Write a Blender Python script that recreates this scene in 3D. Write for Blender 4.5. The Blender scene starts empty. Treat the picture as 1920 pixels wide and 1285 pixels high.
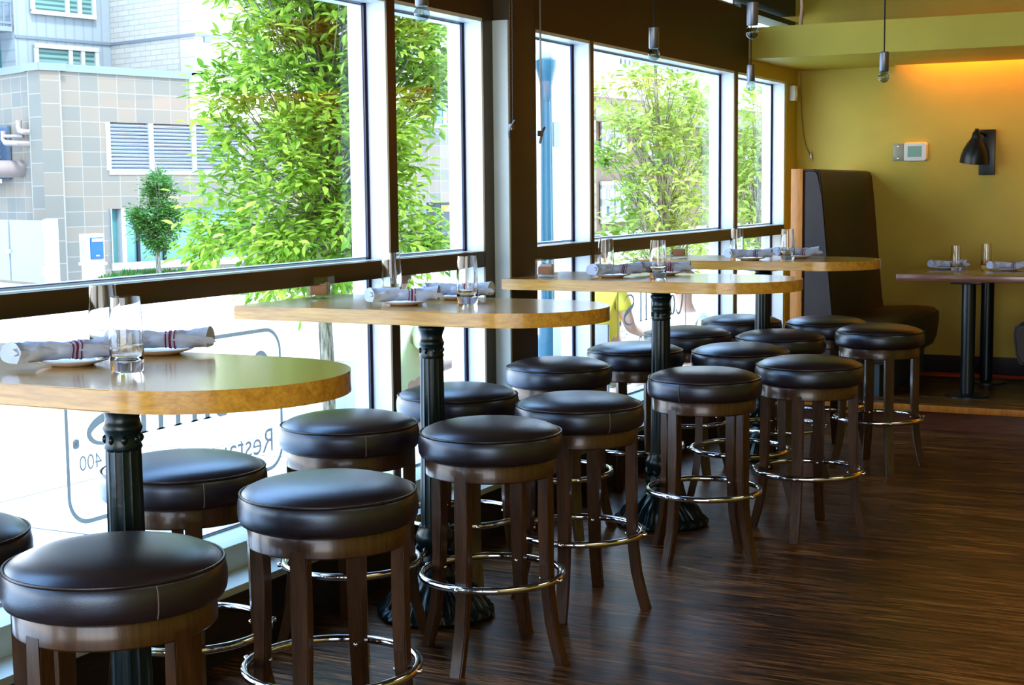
import bpy, bmesh, math, random
from mathutils import Vector, Matrix, noise
PI = math.pi
C = bpy.context.scene.collection
random.seed(7)

# ------------------------------------------------------------------ camera
F, YAW, PIT, ROL, CH = 2795.9, .4645, .10223, .0105, 1.45
_fw = Vector((-math.sin(YAW)*math.cos(PIT), math.cos(YAW)*math.cos(PIT), -math.sin(PIT)))
_rt = Vector((math.cos(YAW), math.sin(YAW), 0))
_dn = _fw.cross(_rt)
RT = math.cos(ROL)*_rt + math.sin(ROL)*_dn
DN = -math.sin(ROL)*_rt + math.cos(ROL)*_dn
CP = Vector((0, 0, CH))
cam = bpy.data.cameras.new('camera'); co = bpy.data.objects.new('camera', cam); C.objects.link(co)
cam.sensor_width = 36; cam.lens = F/1920*36; cam.clip_end = 400; cam.clip_start = .05
m = Matrix.Identity(4)
for i in range(3):
    m[i][0] = RT[i]; m[i][1] = -DN[i]; m[i][2] = -_fw[i]; m[i][3] = CP[i]
co.matrix_world = m
bpy.context.scene.camera = co
def ray(x, y): return RT*((x-960)/F) + DN*((y-642.5)/F) + _fw
def dist_pt(x, y, d):
    r = ray(x, y); return CP + r*(d/math.hypot(r.x, r.y))
def plane_pt(x, y, p, d):
    """where the sight line through (x,y) meets the vertical plane through p along d"""
    r = ray(x, y); n = Vector((-d.y, d.x, 0)); t = n.dot(Vector(p)-CP)/n.dot(r)
    return CP + r*t

# ------------------------------------------------------------------ materials
MATS = {}
def mat(name, col=(.5, .5, .5), rough=.5, metal=0, **k):
    m = bpy.data.materials.new(name); m.use_nodes = True
    b = m.node_tree.nodes['Principled BSDF']
    b.inputs['Base Color'].default_value = (*col, 1); b.inputs['Roughness'].default_value = rough
    b.inputs['Metallic'].default_value = metal
    for a, v in k.items():
        b.inputs[a.replace('_', ' ')].default_value = v
    MATS[name] = m
    return m
def nt(m): return m.node_tree.nodes, m.node_tree.links, m.node_tree.nodes['Principled BSDF']
def coords(m, scale=(1, 1, 1), rot=(0, 0, 0), kind='Object'):
    n, l, b = nt(m)
    t = n.new('ShaderNodeTexCoord'); mp = n.new('ShaderNodeMapping')
    mp.inputs['Scale'].default_value = scale; mp.inputs['Rotation'].default_value = rot
    l.new(t.outputs[kind], mp.inputs[0]); return mp.outputs[0]
def ramp(m, src, stops):
    n, l, b = nt(m); r = n.new('ShaderNodeValToRGB'); l.new(src, r.inputs[0])
    while len(r.color_ramp.elements) < len(stops): r.color_ramp.elements.new(.5)
    for e, (p, c) in zip(r.color_ramp.elements, stops): e.position = p; e.color = (*c, 1)
    return r.outputs[0]
def noise_n(m, vec, scale, detail=4, rough=.55, dist=0):
    n, l, b = nt(m); t = n.new('ShaderNodeTexNoise'); l.new(vec, t.inputs['Vector'])
    t.inputs['Scale'].default_value = scale; t.inputs['Detail'].default_value = detail
    t.inputs['Roughness'].default_value = rough; t.inputs['Distortion'].default_value = dist
    return t.outputs[0]
def bump(m, h, s=.2, d=.01):
    n, l, b = nt(m); t = n.new('ShaderNodeBump'); t.inputs['Strength'].default_value = s
    t.inputs['Distance'].default_value = d; l.new(h, t.inputs['Height']); l.new(t.outputs[0], b.inputs['Normal'])
def mixc(m, f, a, b2, mode='MIX'):
    n, l, b = nt(m); t = n.new('ShaderNodeMix'); t.data_type = 'RGBA'; t.blend_type = mode
    for i, v in ((0, f), (6, a), (7, b2)):
        if isinstance(v, (int, float)): t.inputs[i].default_value = v
        elif isinstance(v, tuple): t.inputs[i].default_value = (*v, 1)
        else: l.new(v, t.inputs[i])
    return t.outputs[2]
def wood(name, dark, light, rough=.35, scale=1, axis='X', coat=0):
    m = mat(name, light, rough)
    sc = {'X': (1.2, 14, 14), 'Y': (14, 1.2, 14), 'Z': (14, 14, 1.2)}[axis]
    v = coords(m, tuple(s*scale for s in sc))
    a = noise_n(m, v, 1.4, 6, .62, 1.2); b2 = noise_n(m, v, 7, 3, .6)
    n, l, b = nt(m)
    c = ramp(m, a, [(.3, dark), (.62, light)])
    c = mixc(m, .35, c, ramp(m, b2, [(.35, tuple(x*.6 for x in dark)), (.65, light)]))
    l.new(c, b.inputs['Base Color']); bump(m, b2, .08, .004)
    b.inputs['Coat Weight'].default_value = coat; b.inputs['Coat Roughness'].default_value = .12
    return m
W_TABLE = wood('honey wood', (.44, .20, .026), (.70, .38, .062), .26, 1.3, 'X', .7)
W_POST = wood('orange wood', (.40, .14, .02), (.60, .24, .04), .35, 1, 'Z', .2)
W_STOOL = wood('dark stool wood', (.035, .014, .005), (.10, .043, .014), .3, 1.5, 'Z', .3)
W_DINER = wood('reddish dark wood', (.10, .035, .018), (.19, .075, .04), .25, 1, 'X', .6)
W_PANEL = wood('dark panel wood', (.022, .015, .009), (.05, .034, .02), .45, 1, 'Y', 0)
# floor planks
m = mat('floor planks', (.1, .05, .02), .28)
n, l, b = nt(m)
v = coords(m, (1, 1, 1))
br = n.new('ShaderNodeTexBrick'); l.new(v, br.inputs['Vector'])
br.offset = .37; br.inputs['Scale'].default_value = 1; br.inputs['Brick Width'].default_value = 1.15
br.inputs['Row Height'].default_value = .082; br.inputs['Mortar Size'].default_value = .0016
br.inputs['Color1'].default_value = (.22, .22, .22, 1); br.inputs['Color2'].default_value = (.85, .85, .85, 1)
br.inputs['Mortar'].default_value = (0, 0, 0, 1)
g1 = noise_n(m, coords(m, (2.2, 34, 1)), 1.5, 7, .65, 1.5); g2 = noise_n(m, coords(m, (.9, 2.5, 1)), 1.2, 3)
cc = ramp(m, g1, [(.38, (.008, .003, .001)), (.50, (.13, .053, .016)), (.62, (.48, .22, .07))])
cc = mixc(m, .55, cc, br.outputs['Color'], 'MULTIPLY')
cc = mixc(m, .5, cc, ramp(m, g2, [(.35, (.4, .4, .4)), (.65, (1.25, 1.2, 1.1))]), 'MULTIPLY')
l.new(cc, b.inputs['Base Color'])
rr = n.new('ShaderNodeMapRange'); rr.inputs[3].default_value = .2; rr.inputs[4].default_value = .42
l.new(g1, rr.inputs[0]); l.new(rr.outputs[0], b.inputs['Roughness'])
mx = mixc(m, .5, g1, br.outputs['Color'])
bump(m, mx, .35, .004)
FLOOR = m
def paint(name, col, rough=.6, amt=.04):
    m = mat(name, col, rough); v = coords(m); a = noise_n(m, v, 3, 3)
    n, l, b = nt(m)
    l.new(ramp(m, a, [(.3, tuple(c*(1-amt*2) for c in col)), (.7, tuple(c*(1+amt) for c in col))]), b.inputs['Base Color'])
    bump(m, noise_n(m, v, 180, 2), .08, .001)
    return m
MUSTARD = paint('mustard paint', (.55, .44, .06), .5)
OLIVE = paint('dark olive brown paint', (.075, .045, .014), .5)
OLIVE2 = paint('dark brown column paint', (.085, .058, .028), .45)
BRONZE = paint('bronze brown metal', (.10, .072, .036), .32)
BRONZE.node_tree.nodes['Principled BSDF'].inputs['Metallic'].default_value = .4
LOFT = paint('dark olive plaster', (.10, .085, .03), .7)
GREYP = paint('grey green plaster', (.10, .11, .07), .7)
CEIL = paint('ceiling paint', (.10, .075, .035), .7)
DARKBASE = paint('charcoal base board', (.022, .02, .022), .45)
ALU = paint('pale aluminium frame', (.78, .84, .86), .3)
ALU2 = paint('grey sill metal', (.60, .68, .66), .4)
COLM = paint('pale grey green column metal', (.72, .80, .80), .45)
STOPM = mat('blue grey gasket', (.10, .13, .25), .4)
GASK = mat('dark violet gasket', (.02, .008, .06), .4)
def leather(name, col, rough):
    m = mat(name, col, rough); v = coords(m); n, l, b = nt(m)
    a = noise_n(m, v, 4, 3); l.new(ramp(m, a, [(.3, tuple(c*.75 for c in col)), (.7, tuple(c*1.2 for c in col))]), b.inputs['Base Color'])
    vo = n.new('ShaderNodeTexVoronoi'); vo.inputs['Scale'].default_value = 260; l.new(v, vo.inputs['Vector'])
    bump(m, vo.outputs['Distance'], .12, .001)
    return m
LEATHER = leather('dark brown leather', (.026, .014, .015), .34)
LEATHER.node_tree.nodes['Principled BSDF'].inputs['Coat Weight'].default_value = .3
LEATHER.node_tree.nodes['Principled BSDF'].inputs['Specular Tint'].default_value = (.58, .78, 1, 1)  # cool tint puts a blue sky sheen into the leather's highlights
LEATHER.node_tree.nodes['Principled BSDF'].inputs['Specular IOR Level'].default_value = .9
LEATHER.node_tree.nodes['Principled BSDF'].inputs['Coat Roughness'].default_value = .3
LEATHER2 = leather('booth leather', (.030, .020, .018), .45)
PIPING = leather('leather piping', (.022, .013, .013), .3)
SEAM = mat('seam thread', (.16, .13, .11), .6)
CHROME = mat('chrome', (.72, .72, .76), .08, 1)
IRON = mat('black green cast iron', (.006, .017, .018), .28)
bump(IRON, noise_n(IRON, coords(IRON), 60, 3), .15, .003)
BLACKM = mat('black steel', (.012, .018, .022), .32)
SOCK = mat('brushed grey metal', (.20, .205, .23), .35, .75)
CORD = mat('black cord', (.01, .01, .01), .5)
WHITEP = mat('white plastic', (.75, .78, .78), .4)
LCD = mat('pale green screen', (.22, .42, .36), .3)
STEELP = mat('grey plate', (.26, .28, .22), .4, .3)
PORC = mat('white porcelain', (.80, .80, .83), .12)
CLOTH = mat('pale blue grey napkin cloth', (.50, .55, .68), .9)
bump(CLOTH, noise_n(CLOTH, coords(CLOTH), 25, 4), .5, .01)
STRIPE = mat('burgundy napkin stripe', (.22, .02, .07), .9)
CLOTHW = mat('pale napkin end', (.78, .74, .76), .9)
PACK = mat('salmon packet', (.62, .26, .16), .5)
PACKW = mat('white packet', (.80, .66, .58), .6)
GLASS = mat('clear glass', (1, 1, 1), 0, 0, Transmission_Weight=1.0, IOR=1.45)
BULB = mat('bulb glass', (1, 1, 1), 0.02, 0, Transmission_Weight=1.0, IOR=1.2)
FIL = mat('filament', (.5, .3, .1), .4, .8)
def thin_glass(name, tint):
    m = bpy.data.materials.new(name); m.use_nodes = True; n = m.node_tree.nodes; l = m.node_tree.links
    n.remove(n['Principled BSDF']); o = n['Material Output']
    t = n.new('ShaderNodeBsdfTransparent'); t.inputs[0].default_value = (*tint, 1)
    g = n.new('ShaderNodeBsdfGlossy'); g.inputs['Roughness'].default_value = .0
    f = n.new('ShaderNodeFresnel')
    ge = n.new('ShaderNodeNewGeometry'); mr = n.new('ShaderNodeMapRange'); mr.inputs[3].default_value = 1.5; mr.inputs[4].default_value = 1/1.5
    l.new(ge.outputs['Backfacing'], mr.inputs[0]); l.new(mr.outputs[0], f.inputs[0])
    mx = n.new('ShaderNodeMixShader'); l.new(f.outputs[0], mx.inputs[0]); l.new(t.outputs[0], mx.inputs[1]); l.new(g.outputs[0], mx.inputs[2])
    l.new(mx.outputs[0], o.inputs[0]); return m
CUPG = thin_glass('clear cup glass', (.93, .95, .95))
BULBG = thin_glass('bulb glass thin', (.80, .84, .83))
PANE = thin_glass('window glass', (.95, .98, .975))
DECAL = mat('grey window lettering', (.45, .50, .51), .7)
_n, _l, _b = nt(DECAL); _t = _n.new('ShaderNodeBsdfTranslucent'); _t.inputs[0].default_value = (.06, .075, .08, 1)
_m = _n.new('ShaderNodeAddShader'); _l.new(_b.outputs[0], _m.inputs[0]); _l.new(_t.outputs[0], _m.inputs[1]); _l.new(_m.outputs[0], _n['Material Output'].inputs[0])
# outdoor
GROUND = paint('pale concrete', (.80, .80, .80), .9)
BRICKW = mat('white brick', (.7, .68, .6), .8)
def brickmat(name, c1, c2, mortar, w, h, ms, rough=.85, kind='Generated'):
    m = mat(name, c1, rough); n, l, b = nt(m)
    uv = n.new('ShaderNodeTexCoord')
    br = n.new('ShaderNodeTexBrick'); l.new(uv.outputs['UV'], br.inputs['Vector'])
    br.inputs['Scale'].default_value = 1; br.inputs['Brick Width'].default_value = w; br.inputs['Row Height'].default_value = h
    br.inputs['Mortar Size'].default_value = ms; br.inputs['Color1'].default_value = (*c1, 1); br.inputs['Color2'].default_value = (*c2, 1)
    br.inputs['Mortar'].default_value = (*mortar, 1)
    l.new(br.outputs['Color'], b.inputs['Base Color']); return m, br
BRICKW, _ = brickmat('white brick', (0.343, 0.333, 0.295), (0.305, 0.295, 0.266), (0.238, 0.234, 0.210), .36, .11, .010)
TILES, tb = brickmat('stone tiles', (0.124, 0.121, 0.103), (0.178, 0.143, 0.105), (0.204, 0.197, 0.174), .42, .28, .008)
tb.offset = 0.0; tb.inputs['Bias'].default_value = -.1
BRICKY, _ = brickmat('yellow brick', (0.192, 0.174, 0.118), (0.167, 0.152, 0.105), (0.130, 0.124, 0.093), 1.3, .42, .05)
BRICKB, _ = brickmat('tan brick', (0.147, 0.101, 0.070), (0.126, 0.087, 0.059), (0.140, 0.105, 0.077), 1.0, .3, .02)
PANELB = mat('pale blue siding', (.52, .62, .66), .6)
v = coords(PANELB, (1, 1, 1), kind='UV'); n, l, b = nt(PANELB)
wv = n.new('ShaderNodeTexWave'); wv.inputs['Scale'].default_value = 1.4; l.new(v, wv.inputs['Vector']); 
l.new(ramp(PANELB, wv.outputs[0], [(.0, (0.168, 0.203, 0.221)), (.15, (0.212, 0.247, 0.265))]), b.inputs['Base Color'])
WHITEF = mat('white painted trim', (0.324, 0.346, 0.353), .6)
TEALG = mat('teal window glass', (.07, .19, .19), .15)
SKYG = mat('blue window glass', (.06, .12, .16), .15)
BLIND = mat('green blinds', (.25, .42, .38), .5)
v = coords(BLIND, (1, 1, 1), kind='UV'); n, l, b = nt(BLIND)
wv = n.new('ShaderNodeTexWave'); wv.bands_direction = 'Y'; wv.inputs['Scale'].default_value = 3.2; l.new(v, wv.inputs['Vector'])
l.new(ramp(BLIND, wv.outputs[0], [(.2, (0.038, 0.098, 0.090)), (.7, (0.128, 0.225, 0.203))]), b.inputs['Base Color'])
CAPM = mat('blue grey parapet cap', (0.120, 0.150, 0.180), .5)
LOUV = mat('louvre blades', (0.405, 0.464, 0.535), .5)
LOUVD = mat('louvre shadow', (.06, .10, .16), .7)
DKGREY = mat('dark grey opening', (.08, .085, .095), .7)
PIPEM = mat('pinkish grey pipe', (0.216, 0.174, 0.156), .6)
DARKH = mat('dark hole', (.01, .012, .02), .8)
GATEM = mat('light steel gate', (0.161, 0.186, 0.198), .5)
BLUEM = mat('blue sign face', (.01, .10, .40), .5)
SIGNW = mat('white sign box', (.42, .42, .42), .5)
YELM = mat('yellow bar', (.85, .55, .05), .5)
LAMPB = mat('blue painted metal', (.035, .14, .22), .4)
GLOBE = mat('frosted globe', (.75, .80, .80), .4)
BARK = mat('tree bark', (.20, .17, .12), .9)
bump(BARK, noise_n(BARK, coords(BARK, (1, 1, .15)), 40, 5), .8, .02)
l = BARK.node_tree.links
l.new(ramp(BARK, noise_n(BARK, coords(BARK, (1, 1, .12)), 60, 4), [(.35, (.07, .06, .045)), (.65, (.36, .34, .26))]), BARK.node_tree.nodes['Principled BSDF'].inputs['Base Color'])
def leafmat(name, a, b2):
    m = bpy.data.materials.new(name); m.use_nodes = True; n = m.node_tree.nodes; l = m.node_tree.links
    p = n['Principled BSDF']; o = n['Material Output']
    g = n.new('ShaderNodeNewGeometry')
    r = n.new('ShaderNodeValToRGB'); l.new(g.outputs['Random Per Island'], r.inputs[0])
    r.color_ramp.elements[0].color = (*a, 1); r.color_ramp.elements[1].color = (*b2, 1)
    l.new(r.outputs[0], p.inputs['Base Color']); p.inputs['Roughness'].default_value = .5
    t = n.new('ShaderNodeBsdfTranslucent'); l.new(r.outputs[0], t.inputs[0])
    mx = n.new('ShaderNodeMixShader'); mx.inputs[0].default_value = .45
    l.new(p.outputs[0], mx.inputs[1]); l.new(t.outputs[0], mx.inputs[2]); l.new(mx.outputs[0], o.inputs[0]); return m
LEAF1 = leafmat('bright green leaves', (.09, .22, .010), (.44, .58, .09))
LEAF2 = leafmat('yellow green leaves', (.16, .26, .03), (.44, .52, .13))
LEAF3 = leafmat('mid green leaves', (.035, .13, .025), (.12, .26, .06))
GRASS = leafmat('grass blades', (.04, .14, .03), (.12, .27, .07))
SKIN = mat('skin', (.68, .42, .31), .5, 0)
SHIRTY = mat('yellow shirt', (.88, .74, .10), .8)
SHIRTW = mat('white shirt', (.88, .88, .84), .8)
SHIRTG = mat('pale yellow green shirt', (.78, .84, .45), .8)
PANTS = mat('pale trousers', (.72, .68, .60), .8)
HAIRM = mat('brown hair', (.10, .05, .025), .6)
CHAIRM = mat('grey metal chair', (.25, .27, .29), .4, .5)
REDC = mat('dark red car paint', (.35, .04, .05), .25)
TYRE = mat('tyre rubber', (.02, .02, .02), .8)

# ------------------------------------------------------------------ helpers
def link(name, me, m=None, parent=None):
    o = bpy.data.objects.new(name, me); C.objects.link(o)
    if m is not None and hasattr(me, 'materials'):
        for x in (m if isinstance(m, (list, tuple)) else [m]): me.materials.append(x)
    if parent: o.parent = parent
    return o
def fin(name, bm, m, parent=None, smooth=None, loc=None):
    me = bpy.data.meshes.new(name); bmesh.ops.recalc_face_normals(bm, faces=bm.faces)
    bm.to_mesh(me); bm.free()
    o = link(name, me, m, parent)
    if smooth is not None:
        for p in me.polygons: p.use_smooth = True
        try: me.set_sharp_from_angle(angle=math.radians(smooth))
        except Exception: pass
    if loc: o.location = loc
    return o
def box(bm, x0, x1, y0, y1, z0, z1, bev=0, mi=0):
    vs = [bm.verts.new((x, y, z)) for x in (x0, x1) for y in (y0, y1) for z in (z0, z1)]
    fs = [bm.faces.new([vs[i] for i in q]) for q in ((0, 1, 3, 2), (4, 6, 7, 5), (0, 4, 5, 1), (2, 3, 7, 6), (0, 2, 6, 4), (1, 5, 7, 3))]
    for f in fs: f.material_index = mi
    if bev:
        es = {e for f in fs for e in f.edges}
        bmesh.ops.bevel(bm, geom=list(es), offset=bev, segments=2, affect='EDGES', profile=.6)
    return vs
def boxo(name, x0, x1, y0, y1, z0, z1, m, parent=None, bev=0):
    bm = bmesh.new(); box(bm, x0, x1, y0, y1, z0, z1, bev); return fin(name, bm, m, parent, 40 if bev else None)
def lathe(bm, prof, seg=32, c=(0, 0, 0), fn=None, axis=None, close=True):
    """prof: (r,z) list; fn(angle,i)->radius factor"""
    rings = []
    for i, (r, z) in enumerate(prof):
        if r < 1e-6: rings.append([bm.verts.new((c[0], c[1], c[2]+z))])
        else:
            rings.append([bm.verts.new((c[0]+math.cos(2*PI*k/seg)*r*(fn(2*PI*k/seg, i) if fn else 1), c[1]+math.sin(2*PI*k/seg)*r*(fn(2*PI*k/seg, i) if fn else 1), c[2]+z)) for k in range(seg)])
    for a, b2 in zip(rings, rings[1:]):
        for k in range(seg):
            k2 = (k+1) % seg
            if len(a) == 1 and len(b2) == 1: continue
            if len(a) == 1: bm.faces.new([a[0], b2[k], b2[k2]])
            elif len(b2) == 1: bm.faces.new([a[k], a[k2], b2[0]])
            else: bm.faces.new([a[k], a[k2], b2[k2], b2[k]])
    return rings
def tube(bm, pts, r, seg=8, closed=False, caps=True, rf=None):
    pts = [Vector(p) for p in pts]; n = len(pts); rings = []
    up = None
    for i, p in enumerate(pts):
        if closed: d = (pts[(i+1) % n]-pts[i-1]).normalized()
        else: d = (pts[min(i+1, n-1)]-pts[max(i-1, 0)]).normalized()
        if up is None:
            up = Vector((0, 0, 1)) if abs(d.z) < .9 else Vector((1, 0, 0))
        s = d.cross(up).normalized(); u = s.cross(d).normalized(); up = u
        rad = rf(i/(n-1)) if rf else r
        rings.append([bm.verts.new(p+(s*math.cos(2*PI*k/seg)+u*math.sin(2*PI*k/seg))*rad) for k in range(seg)])
    m2 = n if closed else n-1
    for i in range(m2):
        a, b2 = rings[i], rings[(i+1) % n]
        for k in range(seg): bm.faces.new([a[k], a[(k+1) % seg], b2[(k+1) % seg], b2[k]])
    if caps and not closed:
        bm.faces.new(rings[0][::-1]); bm.faces.new(rings[-1])
def empty(name, loc, rz=0):
    o = bpy.data.objects.new(name, None); C.objects.link(o); o.location = loc; o.rotation_euler = (0, 0, rz); o.empty_display_size = .1
    return o
def tag(o, label=None, cat=None, group=None, kind=None):
    if label: o['label'] = label
    if cat: o['category'] = cat
    if group: o['group'] = group
    if kind: o['kind'] = kind
    return o
def struct(o, label=None, cat=None):
    o['kind'] = 'structure'
    if label: o['label'] = label
    if cat: o['category'] = cat
    return o
KIDS = {}
def copy_tree(o, parent=None):
    c = o.copy(); C.objects.link(c)
    if parent: c.parent = parent
    for ch in [x for x in C.objects if x.parent == o]: copy_tree(ch, c)
    return c

# ------------------------------------------------------------------ room shell
YW, XF, XG = 10.6, -3.0, -3.11      # back wall, inner face of the window wall, glass plane
XR, YB, ZC = 3.2, -3.0, 3.3
struct(boxo('floor', -3.3, XR, YB, YW+.1, -.12, 0, FLOOR), 'dark brown glossy wooden plank floor', 'floor')
struct(boxo('wall_back', -3.17, XR, YW, YW+.15, 0, 2.9, MUSTARD), 'mustard yellow back wall', 'wall')
struct(boxo('wall_loft', -3.17, XR, YW, YW+.15, 2.9, ZC, LOFT))
C.objects['wall_loft'].name = 'wall_back_upper'
struct(boxo('wall_right', XR, XR+.15, YB, YW+.15, 0, ZC, MUSTARD), 'mustard wall on the right', 'wall')
struct(boxo('ceiling', -3.3, XR, YB, YW+.15, ZC, ZC+.15, CEIL), 'dark ceiling', 'ceiling')
# unseen wall behind the viewer; its opening is added to let in fill daylight
bm = bmesh.new()
box(bm, -3.3, -2.2, YB-.15, YB, 0, ZC); box(bm, 2.6, XR, YB-.15, YB, 0, ZC); box(bm, -2.2, 2.6, YB-.15, YB, 0, .4); box(bm, -2.2, 2.6, YB-.15, YB, 2.8, ZC)
struct(fin('wall_front', bm, MUSTARD), 'wall behind the viewer with a wide opening added for fill light', 'wall')
# platform
struct(boxo('trim_1', -3.0, XR, 8.97, YW, 0, .12, W_DINER), 'raised wooden platform riser under the booths', 'platform')
o = struct(boxo('trim_2', -3.0, XR, 8.94, YW, .12, .15, FLOOR, bev=.008), 'raised platform floor with orange wood nosing', 'platform')
o2 = boxo('nosing', -2.9, XR, 8.925, 8.94, .112, .152, W_POST, o, .006)
struct(boxo('baseboard_back', -2.4, XR, YW-.02, YW, .15, .27, DARKBASE, bev=.004), 'charcoal base board along the back wall', 'baseboard')
# soffit with light cove
SY, SZ0, SZ1 = 9.45, 2.275, 2.475
bm = bmesh.new()
box(bm, -3.0, XR, SY, YW-.13, SZ0, SZ1)
box(bm, -3.0, -2.30, YW-.13, YW, SZ0, SZ1)
box(bm, -2.30, XR, YW-.13, YW-.10, SZ0, SZ1)
struct(fin('trim_3', bm, MUSTARD), 'mustard yellow soffit along the back wall with light cove', 'soffit')
# header beam over the windows
struct(boxo('trim_21', -3.17, XF, 9.45, YW, 2.18, 2.275, MUSTARD), 'mustard end of the beam under the soffit', 'beam')
struct(boxo('trim_4', -3.17, XF, YB, 9.45, 2.18, 2.585, OLIVE), 'dark olive brown beam above the windows', 'beam')
# clerestory above the beam
bm = bmesh.new(); box(bm, -3.17, -3.02, YB, 7.6, 2.585, ZC); box(bm, -3.17, -3.02, 9.35, YW, 2.66, ZC); box(bm, -3.17, -3.02, 9.35, YW, 2.585, 2.62)
box(bm, -3.17, -3.02, 7.6, 9.35, 3.1, ZC)
struct(fin('wall_left', bm, GREYP), 'grey green wall above the window beam', 'wall')
w = empty('window_6', (-3.1, 8.5, 2.6)); struct(w, 'clerestory window above the beam', 'window')
bm = bmesh.new(); bm.faces.new([bm.verts.new(q) for q in ((0, -.9, 0), (0, .85, 0), (0, .85, .5), (0, -.9, .5))]); fin('window_pane', bm, PANE, w); bm = bmesh.new(); box(bm, -.03, .03, .83, .87, 0, .5); box(bm, -.03, .03, -.9, .85, 0, .02); fin('window_frame', bm, ALU, w)
# end of the window wall: mustard jamb
struct(boxo('wall_left_end', -3.17, XF, 10.325, YW, 0, 2.18, MUSTARD), 'mustard jamb between the last window and the back wall', 'wall')
# knee wall and sill ledge
KX = -2.82
bm = bmesh.new(); box(bm, -3.17, KX, YB, 8.97, 0, .2)
struct(fin('baseboard_left', bm, W_PANEL), 'dark wood knee wall under the windows', 'baseboard')
struct(boxo('trim_5', -3.17, KX-.0, YB, 8.97, .2, .225, ALU2, bev=.004), 'pale metal ledge along the foot of the windows', 'ledge')
struct(boxo('trim_6', -3.17, -2.945, YB, 10.295, .225, .31, ALU2, bev=.004), 'pale metal bottom frame of the window wall', 'sill')
# mid rail
struct(boxo('trim_7', -3.04, XF, YB, 10.295, 1.117, 1.185, BRONZE, bev=.003), 'bronze brown horizontal rail across the windows', 'rail')
struct(boxo('trim_8', -3.16, -3.04, YB, 10.295, 1.12, 1.186, ALU), 'pale rear half of the window rail', 'rail')
struct(boxo('trim_9', -3.16, XF-.001, YB, 10.295, 2.165, 2.18, ALU), 'pale underside of the window head', 'window head')
# column
cb = bmesh.new(); box(cb, -3.15, -2.922, 5.84, 6.10, .225, ZC, .004)
COLT = struct(fin('trim_10', cb, OLIVE2, smooth=40), 'brown steel column between the windows', 'column')
cs = boxo('column_side', -3.05, -2.925, 5.825, 5.842, .311, 2.178, COLM, COLT, .004)
# windows
bays = [(-2.4, -.05), (0.33, 2.60), (2.66, 4.947), (5.007, 5.735), (6.12, 6.884), (6.924, 9.166), (9.231, 10.295)]  # first two bays are out of view, added for more daylight
MY = [(-.05, .33), (2.60, 2.66), (4.947, 5.007), (5.735, 5.84), (6.884, 6.924), (9.166, 9.231), (10.295, 10.325)]
wn = 0
for (a, b2) in bays:
    wn += 1
    nme = 'window_%d' % (wn if wn < 6 else wn+1)
    r = empty(nme, (XG, a, .31)); struct(r, None)
    r['label'] = ['unseen tall window beside the viewer, added for daylight', 'unseen tall window left of the first table, added for daylight', 'wide two part window behind the first two tables', 'narrow window left of the brown column', 'narrow window right of the brown column', 'wide window with the brick building beyond', 'last narrow window next to the mustard wall'][wn-1]
    r['category'] = 'window'
    L = b2-a
    for nm, z0, z1 in (('window_pane', 1.186, 2.165), ('window_pane', .31, 1.12)):
        bm = bmesh.new(); bm.faces.new([bm.verts.new(q) for q in ((0, .004, z0-.31), (0, L-.004, z0-.31), (0, L-.004, z1-.31), (0, .004, z1-.31))]); fin(nm, bm, PANE, r)
    # glazing beads and gasket around each pane
    bm = bmesh.new(); bg = bmesh.new()
    for z0, z1 in ((1.186, 2.165), (.31, 1.12)):
        z0 -= .31; z1 -= .31
        for y0, y1 in ((0, .022), (L-.022, L)):
            box(bm, -.05, .012, y0, y1, z0, z1)
        box(bm, -.05, .012, 0, L, z0, z0+.008); box(bm, -.05, .012, 0, L, z1-.008, z1)
        box(bg, .012, .015, L-.0225, L-.016, z0, z1); box(bg, .012, .0155, 0, L, z0+.006, z0+.0095); box(bg, .012, .0155, 0, L, z1-.010, z1-.005)
    fin('glazing_bead', bm, ALU, r); fin('gasket', bg, STOPM, r)
    bm = bmesh.new()
    for z0, z1 in ((1.186, 2.165), (.31, 1.12)): box(bm, .0, .022, L-.003, L+.001, z0-.31, z1-.31)
    fin('seal', bm, GASK, r)
k = 0
for (a, b2) in MY:
    k += 1
    t = struct(boxo('trim_%d' % (10+k), -3.15, -3.006, a, b2, .31, 2.165, ALU), 'pale aluminium mullion with brown face', 'mullion')
    if k < 7: boxo('mullion_face', -3.006, -2.998, a+.0, b2, .31, 2.18, BRONZE if k != 4 else BRONZE, t)
    t['label'] = ['pale mullion nearest the viewer', 'mullion left of the first table', 'pale mullion with brown face behind the second table', 'mullion beside the brown column on its left', 'slim mullion right of the brown column', 'mullion between the last two windows', 'end mullion against the mustard wall'][k-1]

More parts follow.
